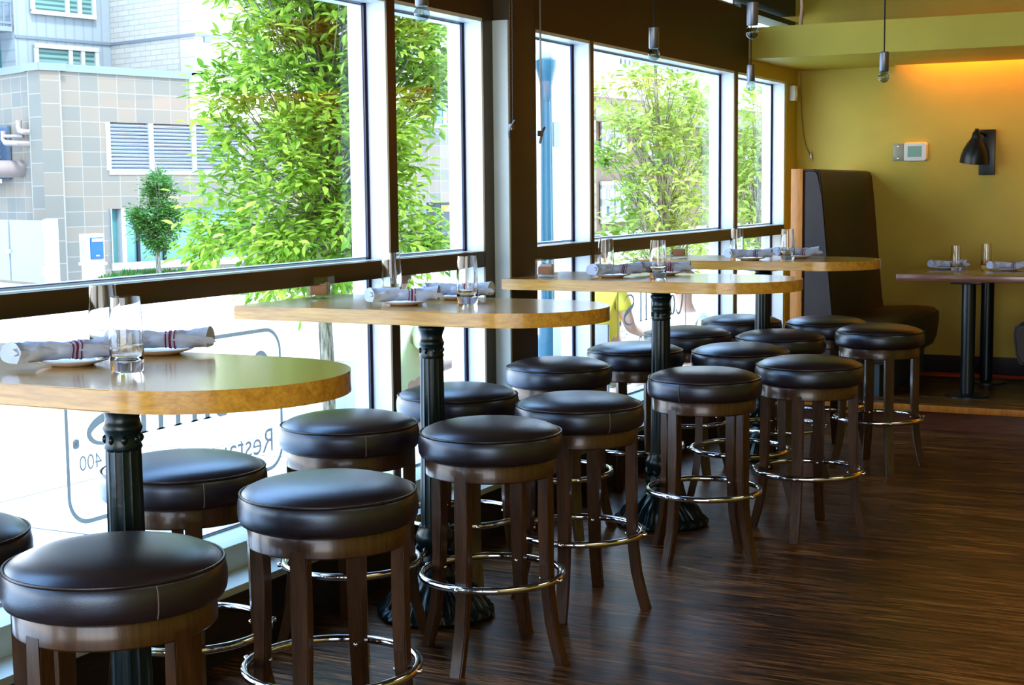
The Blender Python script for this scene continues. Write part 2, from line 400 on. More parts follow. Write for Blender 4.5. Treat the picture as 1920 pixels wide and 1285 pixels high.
# ------------------------------------------------------------------ window lettering (reads from the street)
def glyph_S(bm, ox, oz, h, w=.8):
    pts = []
    for i in range(33):
        t = i/32
        a = PI*.18 + t*PI*1.32 if t < .5 else 0
    # centre line of an S through hand-set points
    P = [(.78, .80), (.70, .93), (.50, 1.0), (.28, .95), (.17, .78), (.24, .62), (.45, .51), (.68, .40), (.80, .24), (.70, .07), (.46, 0), (.22, .05), (.12, .22)]
    Wd = [.02, .03, .045, .07, .10, .13, .15, .14, .11, .075, .045, .03, .02]
    ribbon(bm, [(ox+x*h*w, oz+z*h) for x, z in P], [q*h*1.15 for q in Wd])
def ribbon(bm, P, Wd):
    # smooth with catmull-rom, then make a flat strip in the (s, z) plane
    Q = []; WW = []
    n = len(P)
    for i in range(n-1):
        p0, p1, p2, p3 = P[max(i-1, 0)], P[i], P[i+1], P[min(i+2, n-1)]
        for s in range(5):
            t = s/5
            Q.append(tuple(.5*((2*p1[j])+(-p0[j]+p2[j])*t+(2*p0[j]-5*p1[j]+4*p2[j]-p3[j])*t*t+(-p0[j]+3*p1[j]-3*p2[j]+p3[j])*t**3) for j in (0, 1)))
            WW.append(Wd[i]*(1-t)+Wd[i+1]*t)
    Q.append(P[-1]); WW.append(Wd[-1])
    pr = None
    for i, (q, w) in enumerate(zip(Q, WW)):
        a, c = Q[max(i-1, 0)], Q[min(i+1, len(Q)-1)]
        d = Vector((c[0]-a[0], c[1]-a[1])).normalized(); nn = Vector((-d.y, d.x))*w/2
        v = (bm.verts.new((0, -(q[0]+nn.x), q[1]+nn.y)), bm.verts.new((0, -(q[0]-nn.x), q[1]-nn.y)))
        if pr: bm.faces.new([pr[0], pr[1], v[1], v[0]])
        pr = v
def rect(bm, x0, x1, z0, z1): bm.faces.new([bm.verts.new((0, -x, z)) for x, z in ((x0, z0), (x1, z0), (x1, z1), (x0, z1))])
def ringl(bm, cx, cz, rx, rz, wt, wn_):
    N = 28; pr = None; first = None
    for i in range(N+1):
        a = 2*PI*i/N; w = wt*abs(math.cos(a))+wn_*abs(math.sin(a))
        v = (bm.verts.new((0, -(cx+math.cos(a)*(rx+w/2)), cz+math.sin(a)*(rz+w/2))), bm.verts.new((0, -(cx+math.cos(a)*(rx-w/2)), cz+math.sin(a)*(rz-w/2))))
        if pr: bm.faces.new([pr[0], pr[1], v[1], v[0]])
        pr = v
def text_mesh(bm, s, x, z, size):
    cu = bpy.data.curves.new('t', 'FONT'); cu.body = s; cu.size = size
    o = bpy.data.objects.new('t', cu); C.objects.link(o)
    dg = bpy.context.evaluated_depsgraph_get(); dg.update()
    me = o.evaluated_get(dg).to_mesh()
    vs = [bm.verts.new((0, -(x+v.co.x), z+v.co.y)) for v in me.vertices]
    for p in me.polygons:
        try: bm.faces.new([vs[i] for i in p.vertices])
        except Exception: pass
    w = max(v.co.x for v in me.vertices)
    o.evaluated_get(dg).to_mesh_clear(); bpy.data.objects.remove(o); return w
def decal(y_left_outside, label):
    """origin at the left end as read from the street; the text runs towards -Y"""
    e = empty('window_lettering', (XG-.004, y_left_outside, 0)); tag(e, label, 'lettering', 'window lettering')
    bm = bmesh.new(); W = 1.09; z0, z1, r, t = .465, .975, .09, .014
    loop = []
    for cx, cz, a0 in ((W-r, z1-r, 0), (r, z1-r, PI/2), (r, z0+r, PI), (W-r, z0+r, 1.5*PI)):
        for i in range(9): a = a0+PI/2*i/8; loop.append((cx, cz, a))
    pr = None
    for cx, cz, a in loop+loop[:1]:
        v = (bm.verts.new((0, -(cx+math.cos(a)*(r)), cz+math.sin(a)*(r))), bm.verts.new((0, -(cx+math.cos(a)*(r-t)), cz+math.sin(a)*(r-t))))
        if pr: bm.faces.new([pr[0], pr[1], v[1], v[0]])
        pr = v
    fin('border_line', bm, DECAL, e)
    bm = bmesh.new(); bz = .70
    x = .045
    ribbon(bm, [(x+.125, bz+.145), (x+.10, bz+.185), (x+.055, bz+.18), (x+.018, bz+.10), (x+.055, bz+.01), (x+.10, bz), (x+.13, bz+.03)], [.012, .014, .02, .034, .02, .012, .008])
    ringl(bm, .235, bz+.058, .036, .055, .028, .008); ringl(bm, .345, bz+.058, .036, .055, .028, .008)
    def stem(x0, top): rect(bm, x0, x0+.024, bz, top); rect(bm, x0-.010, x0+.034, bz, bz+.006); rect(bm, x0-.012, x0+.024, top-.006, top)
    stem(.415, bz+.20); ribbon(bm, [(.439, bz+.09), (.462, bz+.112), (.485, bz+.10), (.493, bz+.07), (.493, bz)], [.006, .012, .02, .024, .024]); rect(bm, .473, .513, bz, bz+.006)
    stem(.565, bz+.11); ringl(bm, .577, bz+.155, .007, .007, .013, .013)
    stem(.650, bz+.20); stem(.732, bz+.20)
    glyph_S(bm, .812, bz-.004, .165, 1.35)
    ringl(bm, 1.046, bz+.012, .007, .007, .013, .013)
    fin('large_serif_letters', bm, DECAL, e)
    bm = bmesh.new(); text_mesh(bm, '400', .938, .628, .066)
    text_mesh(bm, 'Restaurant & Bar', .055, .535, .1195)
    fin('small_letters', bm, DECAL, e)
    return e
decal(4.37, 'grey restaurant lettering in a rounded box on the wide left window')
decal(8.59, 'grey restaurant lettering in a rounded box on the window right of the column')

# ------------------------------------------------------------------ stools
def stool_proto():
    r = empty('bar_stool', (0, 0, 0)); tag(r, 'x', 'stool', 'round bar stools')
    R = .224
    bm = bmesh.new()
    prof = [(0, .745), (.05, .7445), (.10, .742), (.15, .736), (.185, .727), (.205, .718), (.216, .708), (.221, .70), (.2245, .685), (.225, .665), (.223, .648), (.218, .638), (.208, .633), (0, .633)]
    lathe(bm, prof, 56); cu = fin('seat_cushion', bm, LEATHER, r, 50)
    bm = bmesh.new(); tube(bm, [(math.cos(2*PI*k/56)*.2185, math.sin(2*PI*k/56)*.2185, .7085) for k in range(56)], .0036, 6, closed=True)
    fin('piping', bm, PIPING, cu, 60)
    bm = bmesh.new(); tube(bm, [(.2195, 0, .704), (.2255, 0, .69), (.2265, 0, .67), (.2245, 0, .65), (.219, 0, .638)], .0016, 5)
    fin('seam', bm, SEAM, cu, 60)
    bm = bmesh.new()
    lathe(bm, [(0, .633), (.2, .633), (.203, .628), (.203, .584), (.199, .58), (.172, .58), (.172, .60), (0, .60)], 56)
    fin('apron', bm, W_STOOL, r, 40)
    # legs: straight at the top, sabre curve outwards at the foot
    path = [(.186, .60), (.186, .45), (.187, .32), (.192, .22), (.203, .13), (.222, .05), (.237, 0)]
    bm = bmesh.new(); rings = []
    for i, (x, z) in enumerate(path):
        w, d = (.0225, .017) if i < 3 else (.0215, .0165)
        w = w*(1-.12*i/6)
        rings.append([bm.verts.new((x+dx, dy, z)) for dx, dy in ((-d, -w), (d, -w), (d, w), (-d, w))])
    for a, b2 in zip(rings, rings[1:]):
        for k in range(4): bm.faces.new([a[k], a[(k+1) % 4], b2[(k+1) % 4], b2[k]])
    bm.faces.new(rings[0][::-1]); bm.faces.new(rings[-1])
    bmesh.ops.bevel(bm, geom=[e for e in bm.edges if abs((e.verts[0].co-e.verts[1].co).normalized().z) > .5], offset=.004, segments=2, affect='EDGES')
    lg = fin('leg', bm, W_STOOL, r, 35)
    bm = bmesh.new(); tube(bm, [(math.cos(2*PI*k/64)*.219, math.sin(2*PI*k/64)*.219, .262) for k in range(64)], .0115, 10, closed=True)
    ring = fin('footrest_ring', bm, CHROME, r, 60)
    bm = bmesh.new(); lathe(bm, [(0, .012), (.006, .011), (.008, .006), (.008, 0)], 12)
    for v in bm.verts: v.co = Vector((v.co.z+.229, v.co.y, v.co.x+.262))
    bt = fin('bolt', bm, CHROME, ring, 60)
    bm = bmesh.new(); lathe(bm, [(0, .006), (.004, .0055), (.0065, .002), (.0065, 0)], 10)
    for v in bm.verts: v.co = Vector((.169-v.co.z, v.co.y, v.co.x+.262))
    rv = fin('rivet', bm, CHROME, lg, 60)
    for k in range(1, 4):
        c = lg.copy(); C.objects.link(c); c.rotation_euler.z = k*PI/2
        c2 = rv.copy(); C.objects.link(c2); c2.parent = c
        c = bt.copy(); C.objects.link(c); c.rotation_euler.z = k*PI/2
    return r
proto = stool_proto()
ST = [
 (-2.054, 2.289, -10, 'large nearest dark leather bar stool at the bottom left of the photo'),
 (-2.054, 3.067, 12, 'bar stool in front of the first table, second from the left in the near row'),
 (-2.600, 2.300, 45, 'bar stool cut off by the left edge of the photo'),
 (-2.589, 3.169, 45, 'blue shining bar stool behind the fluted leg of the first table'),
 (-2.590, 3.996, 40, 'bar stool between the first and second tables next to the window ledge'),
 (-2.101, 4.040, 0, 'bar stool in front of the second table fluted leg'),
 (-2.600, 4.741, 45, 'bar stool behind the fluted leg of the second table'),
 (-2.087, 4.680, 8, 'bar stool on the room side of the second table round end'),
 (-2.616, 5.656, 45, 'bar stool standing right in front of the brown column'),
 (-2.554, 6.363, 42, 'bar stool behind the fluted leg of the third table'),
 (-1.931, 5.538, -18, 'bar stool in front of the third table with pale highlight on its top'),
 (-2.600, 7.191, 45, 'far bar stool right behind the third table leg near the window'),
 (-2.088, 6.481, 20, 'bar stool partly hidden between the third and fourth tables'),
 (-1.665, 6.096, 2, 'bar stool right of the third table, closest to the open floor'),
 (-2.107, 7.174, 30, 'bar stool in front of the fourth table leg'),
 (-1.724, 7.650, 28, 'rightmost bar stool, standing out on the open floor before the booth'),
 (-2.100, 8.030, 0, 'farthest bar stool next to the platform and booth'),
 (-2.560, 7.960, 20, 'farthest bar stool at the window beside the fourth table leg'),
]
stools = []
for i, (x, y, a, lab) in enumerate(ST):
    o = proto if i == 0 else copy_tree(proto)
    stools.append((o, x, y, a, lab))
for o, x, y, a, lab in stools:
    o.location = (x, y, 0); o.rotation_euler.z = math.radians(a); o['label'] = lab
# turn the cushions so that seams fall where the photo shows them
seam = {0: 332, 3: 322, 4: 316, 7: 321, 10: 264}
for i, (o, *_r) in enumerate(stools):
    for ch in [c for c in C.objects if c.parent == o and c.name.startswith('seat_cushion')]:
        ch.rotation_euler.z = math.radians(seam.get(i, 100+i*4)-_r[2])

# ------------------------------------------------------------------ high tables
TZ = 1.07
def high_table():
    r = empty('high_table', (0, 0, 0)); tag(r, 'x', 'table', 'honey wood high tables')
    hw, L = .305, .61          # half width, half length; +X end is a half circle
    bm = bmesh.new(); out = [(-L, -hw), (L-hw, -hw)]
    for i in range(1, 28): a = -PI/2+PI*i/28; out.append((L-hw+math.cos(a)*hw, math.sin(a)*hw))
    out += [(L-hw, hw), (-L, hw)]
    b0 = [bm.verts.new((x, y, TZ-.046)) for x, y in out]; b1 = [bm.verts.new((x, y, TZ)) for x, y in out]
    bm.faces.new(b1); bm.faces.new(b0[::-1]); n_ = len(out)
    for k in range(n_): bm.faces.new([b0[k], b0[(k+1) % n_], b1[(k+1) % n_], b1[k]])
    bmesh.ops.bevel(bm, geom=[e for e in bm.edges if abs(e.verts[0].co.z-e.verts[1].co.z) < 1e-5], offset=.0025, segments=2, affect='EDGES')
    fin('table_top', bm, W_TABLE, r, 35)
    bm = bmesh.new(); lathe(bm, [(0, TZ-.047), (.135, TZ-.047), (.132, TZ-.053), (.10, TZ-.062), (.05, TZ-.068), (0, TZ-.068)], 32)
    fin('mounting_plate', bm, IRON, r, 40)
    # fluted shaft
    z0, z1 = .30, .90
    fl = lambda a, i: 1-.06*abs(math.sin(a*7))**.6
    bm = bmesh.new(); lathe(bm, [(.047, z0), (.046, z0+.08), (.042, .62), (.0395, z1)], 98, fn=fl)
    fin('fluted_column', bm, IRON, r, 50)
    bm = bmesh.new()
    lathe(bm, [(.038, .885), (.0425, .893), (.039, .903), (.039, .922), (.043, .932), (.044, .938), (.040, .946), (.037, .958), (.041, .974), (.046, .984), (.046, .990), (.040, .996), (.043, 1.004), (0, 1.004)], 36)
    for k in range(8):
        a = 2*PI*k/8
        lathe(bm, [(0, -.012), (.006, -.006), (.008, 0), (.006, .006), (0, .012)], 8, (math.cos(a)*.038, math.sin(a)*.038, .912))
    fin('capital', bm, IRON, r, 50)
    bm = bmesh.new()
    lathe(bm, [(.044, .165), (.064, .175), (.068, .185), (.060, .20), (.055, .225), (.062, .25), (.066, .27), (.060, .285), (.053, .30), (.053, .31), (0, .31)], 36)
    for k in range(8):
        a = 2*PI*k/8
        lathe(bm, [(0, -.018), (.012, -.008), (.014, 0), (.010, .01), (0, .018)], 8, (math.cos(a)*.060, math.sin(a)*.060, .228))
    fin('collar', bm, IRON, r, 50)
    bm = bmesh.new()
    def rel(a, i):
        q = abs(math.sin(2*a))
        return (1+.05*(abs(math.cos(2*a))**3)) * (1 + (.05*math.sin(a*24) if 3 <= i <= 6 else 0))
    lathe(bm, [(0, .004), (.195, .004), (.20, .012), (.192, .024), (.175, .034), (.160, .060), (.130, .092), (.095, .115), (.068, .135), (.060, .150), (.055, .168), (0, .168)], 144, fn=rel)
    # scroll shaped leaves cast on the foot
    for k in range(4):
        a0 = PI/4+k*PI/2
        for s in range(-3, 4):
            a = a0+s*.13
            pts = [(math.cos(a0+s*.10*t2)*rr, math.sin(a0+s*.10*t2)*rr, zz) for rr, zz, t2 in ((.075, .133, .6), (.10, .118, .8), (.135, .096, 1.1), (.160, .068, 1.35), (.178, .040, 1.5))]
            tube(bm, pts, .006, 6, rf=lambda t: .004+.004*math.sin(t*PI))
    fin('cast_iron_foot', bm, IRON, r, 40)
    return r
tp = high_table()
TB = [(-2.30, 2.53, 'nearest honey wood high table, cut off by the left edge of the photo'),
      (-2.475, 4.37, 'honey wood high table in the middle of the row, left of the brown column'),
      (-2.285, 5.99, 'third honey wood high table, in front of the column and slim mullion'),
      (-2.355, 7.72, 'farthest honey wood high table, in front of the booth')]
tbs = [tp if i == 0 else copy_tree(tp) for i in range(4)]
for o, (x, y, lab), dx in zip(tbs, TB, (.067, -.02, 0, -.01)):
    o.location = (x, y, 0); o['label'] = lab
    for ch in C.objects:
        if ch.parent == o and not ch.name.startswith('table_top'): ch.location.x = dx

# ------------------------------------------------------------------ table ware
def tumbler():
    r = None
    bm = bmesh.new(); h = .160
    outer = [(0, 0), (.033, 0), (.0345, .004), (.036, .03), (.0365, .06), (.0355, .10), (.033, .14), (.0312, h)]
    inner = [(.0298, h), (.0315, .14), (.034, .10), (.0347, .06), (.034, .035), (.030, .026), (.018, .022), (0, .021)]
    lathe(bm, outer+inner, 32)
    return fin('drinking_glass', bm, GLASS, None, 60)
gp = tumbler(); gfirst = [True]
def glass(x, y, z, lab):
    if gfirst[0]: o = gp; gfirst[0] = False
    else: o = gp.copy(); C.objects.link(o)
    o.location = (x, y, z+.0005); tag(o, lab, 'glass', 'empty clear drinking glasses')
def plate_proto():
    bm = bmesh.new()
    lathe(bm, [(0, 0), (.045, 0), (.05, .003), (.078, .011), (.081, .014), (.078, .015), (.05, .008), (.04, .006), (0, .006)], 40)
    return fin('side_plate', bm, PORC, None, 60)
pp = plate_proto(); pfirst = [True]
def napkin_mesh(L=.26, seed=0):
    rnd = random.Random(seed)
    bm = bmesh.new(); N = 40; S = 20; rings = []
    for i in range(N+1):
        t = i/N; x = (t-.5)*L
        flare = 1+.25*math.exp(-t*9)-.12*math.exp(-(t-.5)**2*30)+.16*math.exp(-(1-t)*7)
        ring = []
        for k in range(S):
            a = 2*PI*k/S
            nz = noise.noise(Vector((t*5, math.cos(a)*1.2, math.sin(a)*1.2+seed)))+.5*noise.noise(Vector((t*14+a*1.5, math.cos(a)*3, math.sin(a)*3)))
            w = .028*flare*(1+.06*math.sin(3*a+t*9+seed)+.30*nz)
            hgt = .021*flare*(1+.08*math.sin(2*a-t*7)+.30*nz)
            z = math.sin(a)*hgt+.022
            ring.append(bm.verts.new((x+.012*math.cos(a)*(1 if t > .5 else -1)*abs(t-.5)*2, math.cos(a)*w, max(z, .0015))))
        rings.append(ring)
    for i, (a, b2) in enumerate(zip(rings, rings[1:])):
        t = (i+.5)/N
        mi = 0
        for k in range(S):
            f = bm.faces.new([a[k], a[(k+1) % S], b2[(k+1) % S], b2[k]]); f.material_index = mi
    for rg, s in ((rings[0], -1), (rings[-1], 1)):
        c = Vector((0, 0, 0))
        for v in rg: c += v.co
        c /= len(rg); cv = bm.verts.new(c-Vector((s*.003, 0, 0)))
        for k in range(S): f = bm.faces.new([rg[k], rg[(k+1) % S], cv]); f.material_index = 0
    return bm
def napkin_proto():
    bm = napkin_mesh(.235, 1)
    r = fin('rolled_napkin', bm, CLOTH, None, 50)
    # stripes hug the roll
    bs = bmesh.new()
    src = [v.co.copy() for v in r.data.vertices][:41*20]
    def ringat(x):
        t = (x/.235+.5)*40; i = int(t); f = t-i; i = min(i, 39)
        return [src[i*20+k].lerp(src[(i+1)*20+k], f) for k in range(20)]
    for x0, w in ((.012, .0035), (.0215, .006), (.034, .0035)):
        A, B = ringat(x0), ringat(x0+w); ca = sum(A, Vector())/20
        def off(p, c): d = Vector((0, p.y-c.y, p.z-c.z)).normalized()*.002; return bs.verts.new(Vector((p.x, p.y+d.y, p.z+d.z)))
        va = [off(p, ca) for p in A]; vb = [off(p, ca) for p in B]
        for k in range(20): bs.faces.new([va[k], va[(k+1) % 20], vb[(k+1) % 20], vb[k]])
    fin('stripe', bs, STRIPE, r, 50)
    # loose fold of the cloth
    bf = bmesh.new(); prv = None
    for i in range(15):
        t = i/14; x = -.12+.24*t; y = -.024+.006*math.sin(t*5); z = .030+.010*math.sin(t*3+.5)
        v = (bf.verts.new((x, y, z)), bf.verts.new((x+.01, y-.0045, z-.010)), bf.verts.new((x, y-.002, z-.016)))
        if prv:
            bf.faces.new([prv[0], v[0], v[1], prv[1]]); bf.faces.new([prv[1], v[1], v[2], prv[2]])
        prv = v
    fin('fold', bf, CLOTH, r, 60)
    return r
npk = napkin_proto(); nfirst = [True]
def setting(x, y, z, ang, where, side=0, pdx=0.0):
    if pfirst[0]: o = pp; pfirst[0] = False
    else: o = pp.copy(); C.objects.link(o)
    o.location = (x, y, z+.0005); tag(o, 'small white side plate '+where, 'plate', 'side plates under napkins')
    if nfirst[0]: o = npk; nfirst[0] = False
    else: o = copy_tree(npk)
    a = math.radians(ang)
    o.location = (x+math.cos(a)*pdx, y+math.sin(a)*pdx, z+.0125); o.rotation_euler.z = a
    tag(o, 'rolled napkin with burgundy stripes '+where, 'napkin', 'rolled striped napkins')
glass(-2.165, 2.475, TZ, 'clear drinking glass nearest the viewer on the first table')
glass(-2.50, 2.78, TZ, 'clear drinking glass on the window side of the first table')
setting(-2.36, 2.52, TZ, 62, 'on the near edge of the first table', 0, -.02)
setting(-2.325, 2.775, TZ, 40, 'behind the glass on the first table', 0, .0)
glass(-2.775, 4.58, TZ, 'clear drinking glass on the window side of the second table')
glass(-2.37, 4.40, TZ, 'clear drinking glass on the room side of the second table')
setting(-2.545, 4.28, TZ, 40, 'in front on the second table')
setting(-2.50, 4.57, TZ, 25, 'behind the glass on the second table')
glass(-2.566, 6.05, TZ, 'clear drinking glass on the left of the third table')
glass(-2.275, 5.93, TZ, 'clear drinking glass on the right of the third table')
setting(-2.48, 5.92, TZ, 50, 'on the third table in front of the slim mullion', 0, .02)
setting(-2.33, 6.15, TZ, 35, 'behind the right glass on the third table')
glass(-2.503, 7.70, TZ, 'clear drinking glass on the left of the fourth table')
glass(-2.196, 7.60, TZ, 'clear drinking glass on the right of the fourth table')
setting(-2.38, 7.54, TZ, 32, 'on the left of the fourth table')
setting(-2.20, 7.80, TZ, 32, 'behind the right glass on the fourth table')
# square glass caddies with packets
def caddy(x, y, lab, rz):
    e = empty('packet_caddy', (x, y, TZ+.0005), rz); tag(e, lab, 'caddy', 'square glass packet caddies')
    bm = bmesh.new(); w, t, h = .042, .004, .078
    box(bm, -w, w, -w, w, 0, .012)
    for a in ((-w, -w+t, -w, w), (w-t, w, -w, w), (-w+t, w-t, -w, -w+t), (-w+t, w-t, w-t, w)): box(bm, *a, .012, h)
    fin('glass_box', bm, CUPG, e)
    for k in range(7):
        yy = -.030+k*.010; tilt = random.uniform(-.004, .004)
        bm = bmesh.new(); box(bm, -.027+tilt, .027+tilt, yy-.0022, yy+.0022, .0135, .052+random.uniform(-.008, .006), .001)
        fin('packet', bm, PACK if k % 2 == 0 else PACKW, e, 40)
caddy(-3.0, 4.46, 'small square glass caddy of packets on the second table', .3)
caddy(-2.76, 5.85, 'small square glass caddy of packets at the left end of the third table', .2)
caddy(-2.80, 7.62, 'small square glass caddy of packets on the fourth table', .2)

# ------------------------------------------------------------------ pendants
def pendant(x, y, ztop, lab, i):
    e = empty('pendant_lamp', (x, y, ztop)); tag(e, lab, 'pendant', 'bare bulb pendant lamps')
    bm = bmesh.new(); tube(bm, [(0, 0, 0), (0, 0, ZC-ztop)], .0035, 8); fin('cord', bm, CORD, e, 60)
    bm = bmesh.new(); lathe(bm, [(0, .002), (.019, .002), (.0235, -.002), (.0235, -.090), (.021, -.094), (0, -.094)], 28); fin('socket', bm, SOCK, e, 40)
    bm = bmesh.new()
    pts = [(.014, -.095)]+[(math.sin(PI*(.17+.83*k/14))*.028, -.121+math.cos(PI*(.17+.83*k/14))*.028) for k in range(15)]
    pts[-1] = (0, pts[-1][1])
    inner = [(max(r-.0012, 0), z+(.0012 if r < .015 and z < -.13 else 0)) for r, z in reversed(pts)]
    inner[0] = (0, pts[-1][1]+.0012)
    lathe(bm, pts+inner, 24); bl = fin('bulb', bm, BULBG, e, 60)
    bm = bmesh.new(); tube(bm, [(-.004, 0, -.095), (-.005, 0, -.113), (-.009, 0, -.127), (-.003, 0, -.120), (0, .003, -.129), (.003, 0, -.120), (.009, 0, -.127), (.005, 0, -.113), (.004, 0, -.095)], .0007, 5)
    fin('filament', bm, FIL, bl, 60)
PT = [(790, -40, .77), (1226, 51, .77), (1411, 4, .77), (1408, 122, .71), (1658, 98, .77)]
base_d = [6.73, 8.654, 7.90, 12.1, 9.56]
PL = ['pendant lamp hanging over the second table, cut by the top edge of the photo', 'pendant lamp hanging before the beam right of the column', 'large near pendant lamp before the soffit corner', 'small far pendant lamp at the last windows', 'pendant lamp hanging alone before the mustard wall']
for i, ((px, py, f), d) in enumerate(zip(PT, base_d)):
    r = ray(px, py); p = CP+r*(d*f); pendant(p.x, p.y, p.z, PL[i], i)

# ------------------------------------------------------------------ booth benches (on the platform)
PZ = .15
def bench(name_lab, x_back, sgn, y0, y1, frame_lab):
    """sgn=+1: sitting side faces +X"""
    e = empty('booth_bench', (x_back, y0, PZ)); tag(e, name_lab, 'bench')
    if sgn < 0: e.scale = (-1, 1, 1)
    L = y1-y0
    bm = bmesh.new(); box(bm, 0, .075, -.02, L, 0, 1.41, .003); fin('wooden_end_panel', bm, W_POST, e, 30)
    # backrest profile (x,z): slopes outwards towards the seat
    prof = [(.077, .30), (.30, .30), (.262, .52), (.225, .90), (.195, 1.22), (.178, 1.365), (.165, 1.395), (.14, 1.405), (.10, 1.405), (.077, 1.40)]
    bm = bmesh.new(); A = [bm.verts.new((x, -.01, z)) for x, z in prof]; B = [bm.verts.new((x, L-.003, z)) for x, z in prof]
    bm.faces.new(A[::-1]); bm.faces.new(B)
    for k in range(len(prof)): bm.faces.new([A[k], A[(k+1) % len(prof)], B[(k+1) % len(prof)], B[k]])
    bmesh.ops.bevel(bm, geom=[ed for ed in bm.edges if all(abs(v.co.y+.01) < 1e-5 for v in ed.verts)], offset=.012, segments=3, affect='EDGES')
    bk = fin('backrest', bm, LEATHER2, e, 40)
    bm = bmesh.new(); tube(bm, [(x+.002, -.002, z) for x, z in prof[1:8]], .0035, 6); fin('piping', bm, PIPING, bk, 60)
    sp = [(.20, .20), (.62, .20), (.645, .26), (.66, .38), (.655, .43), (.62, .455), (.50, .465), (.20, .45)]
    bm = bmesh.new(); A = [bm.verts.new((x, -.012, z)) for x, z in sp]; B = [bm.verts.new((x, L-.003, z)) for x, z in sp]
    bm.faces.new(A[::-1]); bm.faces.new(B)
    for k in range(len(sp)): bm.faces.new([A[k], A[(k+1) % len(sp)], B[(k+1) % len(sp)], B[k]])
    bmesh.ops.bevel(bm, geom=[ed for ed in bm.edges if all(abs(v.co.y+.012) < 1e-5 for v in ed.verts)], offset=.015, segments=3, affect='EDGES')
    st = fin('seat', bm, LEATHER2, e, 40)
    bm = bmesh.new(); tube(bm, [(.655, -.005, .33), (.657, L*.5, .335), (.655, L-.01, .33)], .004, 6); fin('piping', bm, PIPING, st, 60)
    bm = bmesh.new(); box(bm, .10, .56, .02, L-.003, 0, .20); fin('plinth', bm, KICK, e)
    return e
KICK = paint('dark teal grey plinth', (.05, .075, .09), .5)
bench('dark brown high backed booth bench with orange wood end panel, left of the dining table', -2.635, 1, 9.2, YW-.004, '')
bench('dark brown booth bench cut off by the right edge of the photo', -.665, -1, 9.50, YW-.004, '')

# dining table between the benches
r = empty('dining_table', (-1.33, 9.82, PZ)); tag(r, 'reddish dark wood dining table on two black posts by the mustard wall', 'table')
boxo('table_top', -.65, .35, -.61, .60, .718, .76, W_DINER, r, .003)
for yy in (-.40, .31):
    bm = bmesh.new(); lathe(bm, [(.0415, .02), (.0415, .70), (.0, .70)], 28, (-.25, yy, 0)); fin('post', bm, BLACKM, r, 40)
    bm = bmesh.new(); lathe(bm, [(0, 0), (.13, 0), (.13, .008), (.10, .016), (.05, .022), (.0, .022)], 36, (-.25, yy, 0)); fin('base_plate', bm, BLACKM, r, 30)
    bm = bmesh.new(); box(bm, -.34, -.16, yy-.13, yy+.13, .700, .718, .004); fin('mounting_plate', bm, BLACKM, r, 30)
DZ = PZ+.76
glass(-1.705, 9.68, DZ, 'clear drinking glass on the left of the dining table by the mustard wall')
glass(-1.57, 9.99, DZ, 'clear drinking glass at the rear of the dining table by the mustard wall')
setting(-1.80, 9.84, DZ, 25, 'on the left of the dining table', 0, .02)
setting(-1.40, 9.77, DZ, 25, 'at the right edge on the dining table', 0, -.0)

# ------------------------------------------------------------------ wall fittings
def on_back(px, py): 
    return plane_pt(px, py, (0, YW, 0), Vector((1, 0, 0)))
p = on_back(1717, 285); y = YW
t = empty('thermostat', (p.x, y, p.z)); tag(t, 'white thermostat with pale green screen on the mustard wall', 'thermostat')
bm = bmesh.new()
def rrect(bm, hw, hh, r, y0, y1, bul=0):
    pts = []
    for cx, cz, a0 in ((hw-r, hh-r, 0), (-hw+r, hh-r, PI/2), (-hw+r, -hh+r, PI), (hw-r, -hh+r, 1.5*PI)):
        for i in range(6): a = a0+PI/2*i/5; pts.append((cx+math.cos(a)*r, cz+math.sin(a)*r))
    A = [bm.verts.new((x, y0, z)) for x, z in pts]; B = [bm.verts.new((x*.93, y1, z*.93)) for x, z in pts]
    bm.faces.new(A); bm.faces.new(B[::-1])
    for k in range(len(pts)): bm.faces.new([A[k], B[k], B[(k+1) % len(pts)], A[(k+1) % len(pts)]])
rrect(bm, .082, .065, .018, 0, -.028); fin('housing', bm, WHITEP, t, 50)
boxo('screen', -.050, .046, -.0295, -.0275, -.034, .040, LCD, t)
p = on_back(1684, 286)
t = empty('blank_wall_plate', (p.x, y, p.z)); tag(t, 'grey blank metal plate left of the thermostat', 'wall plate')
boxo('plate', -.036, .036, -.006, 0, -.060, .060, STEELP, t, .002)
for dz in (.042, -.042):
    bm = bmesh.new(); lathe(bm, [(0, .003), (.005, .002), (.006, 0)], 12)
    for v_ in bm.verts: v_.co = Vector((v_.co.x, -.006-v_.co.z, v_.co.y+dz))
    fin('screw', bm, CHROME, t, 50)
# sconce
p = on_back(1846, 285)
t = empty('wall_sconce', (p.x+.01, y, p.z)); tag(t, 'black metal wall sconce with bell shade on the mustard wall', 'wall lamp')
boxo('back_plate', -.042, .062, -.03, 0, -.155, .15, BLACKM, t, .004)
bm = bmesh.new(); tube(bm, [(-.0, -.03, .11), (-.01, -.07, .125), (-.03, -.12, .135), (-.045, -.15, .125)], .011, 10); fin('arm', bm, BLACKM, t, 60)
bm = bmesh.new(); prof = [(0, .155), (.012, .155), (.014, .14), (.024, .13), (.03, .10), (.034, .085), (.055, .055), (.075, .015), (.088, -.03), (.092, -.075), (.089, -.075), (.084, -.03), (.071, .013), (.05, .05), (0, .07)]
lathe(bm, prof, 36); sh = fin('bell_shade', bm, BLACKM, t, 50); sh.location = (-.05, -.15, 0); sh.rotation_euler = (math.radians(8), math.radians(6), 0)
bm = bmesh.new(); lathe(bm, [(0, .02), (.018, .015), (.022, 0), (.018, -.03), (0, -.045)], 16); bb = fin('bulb', bm, WHITEP, sh, 60); bb.location = (0, 0, 0)
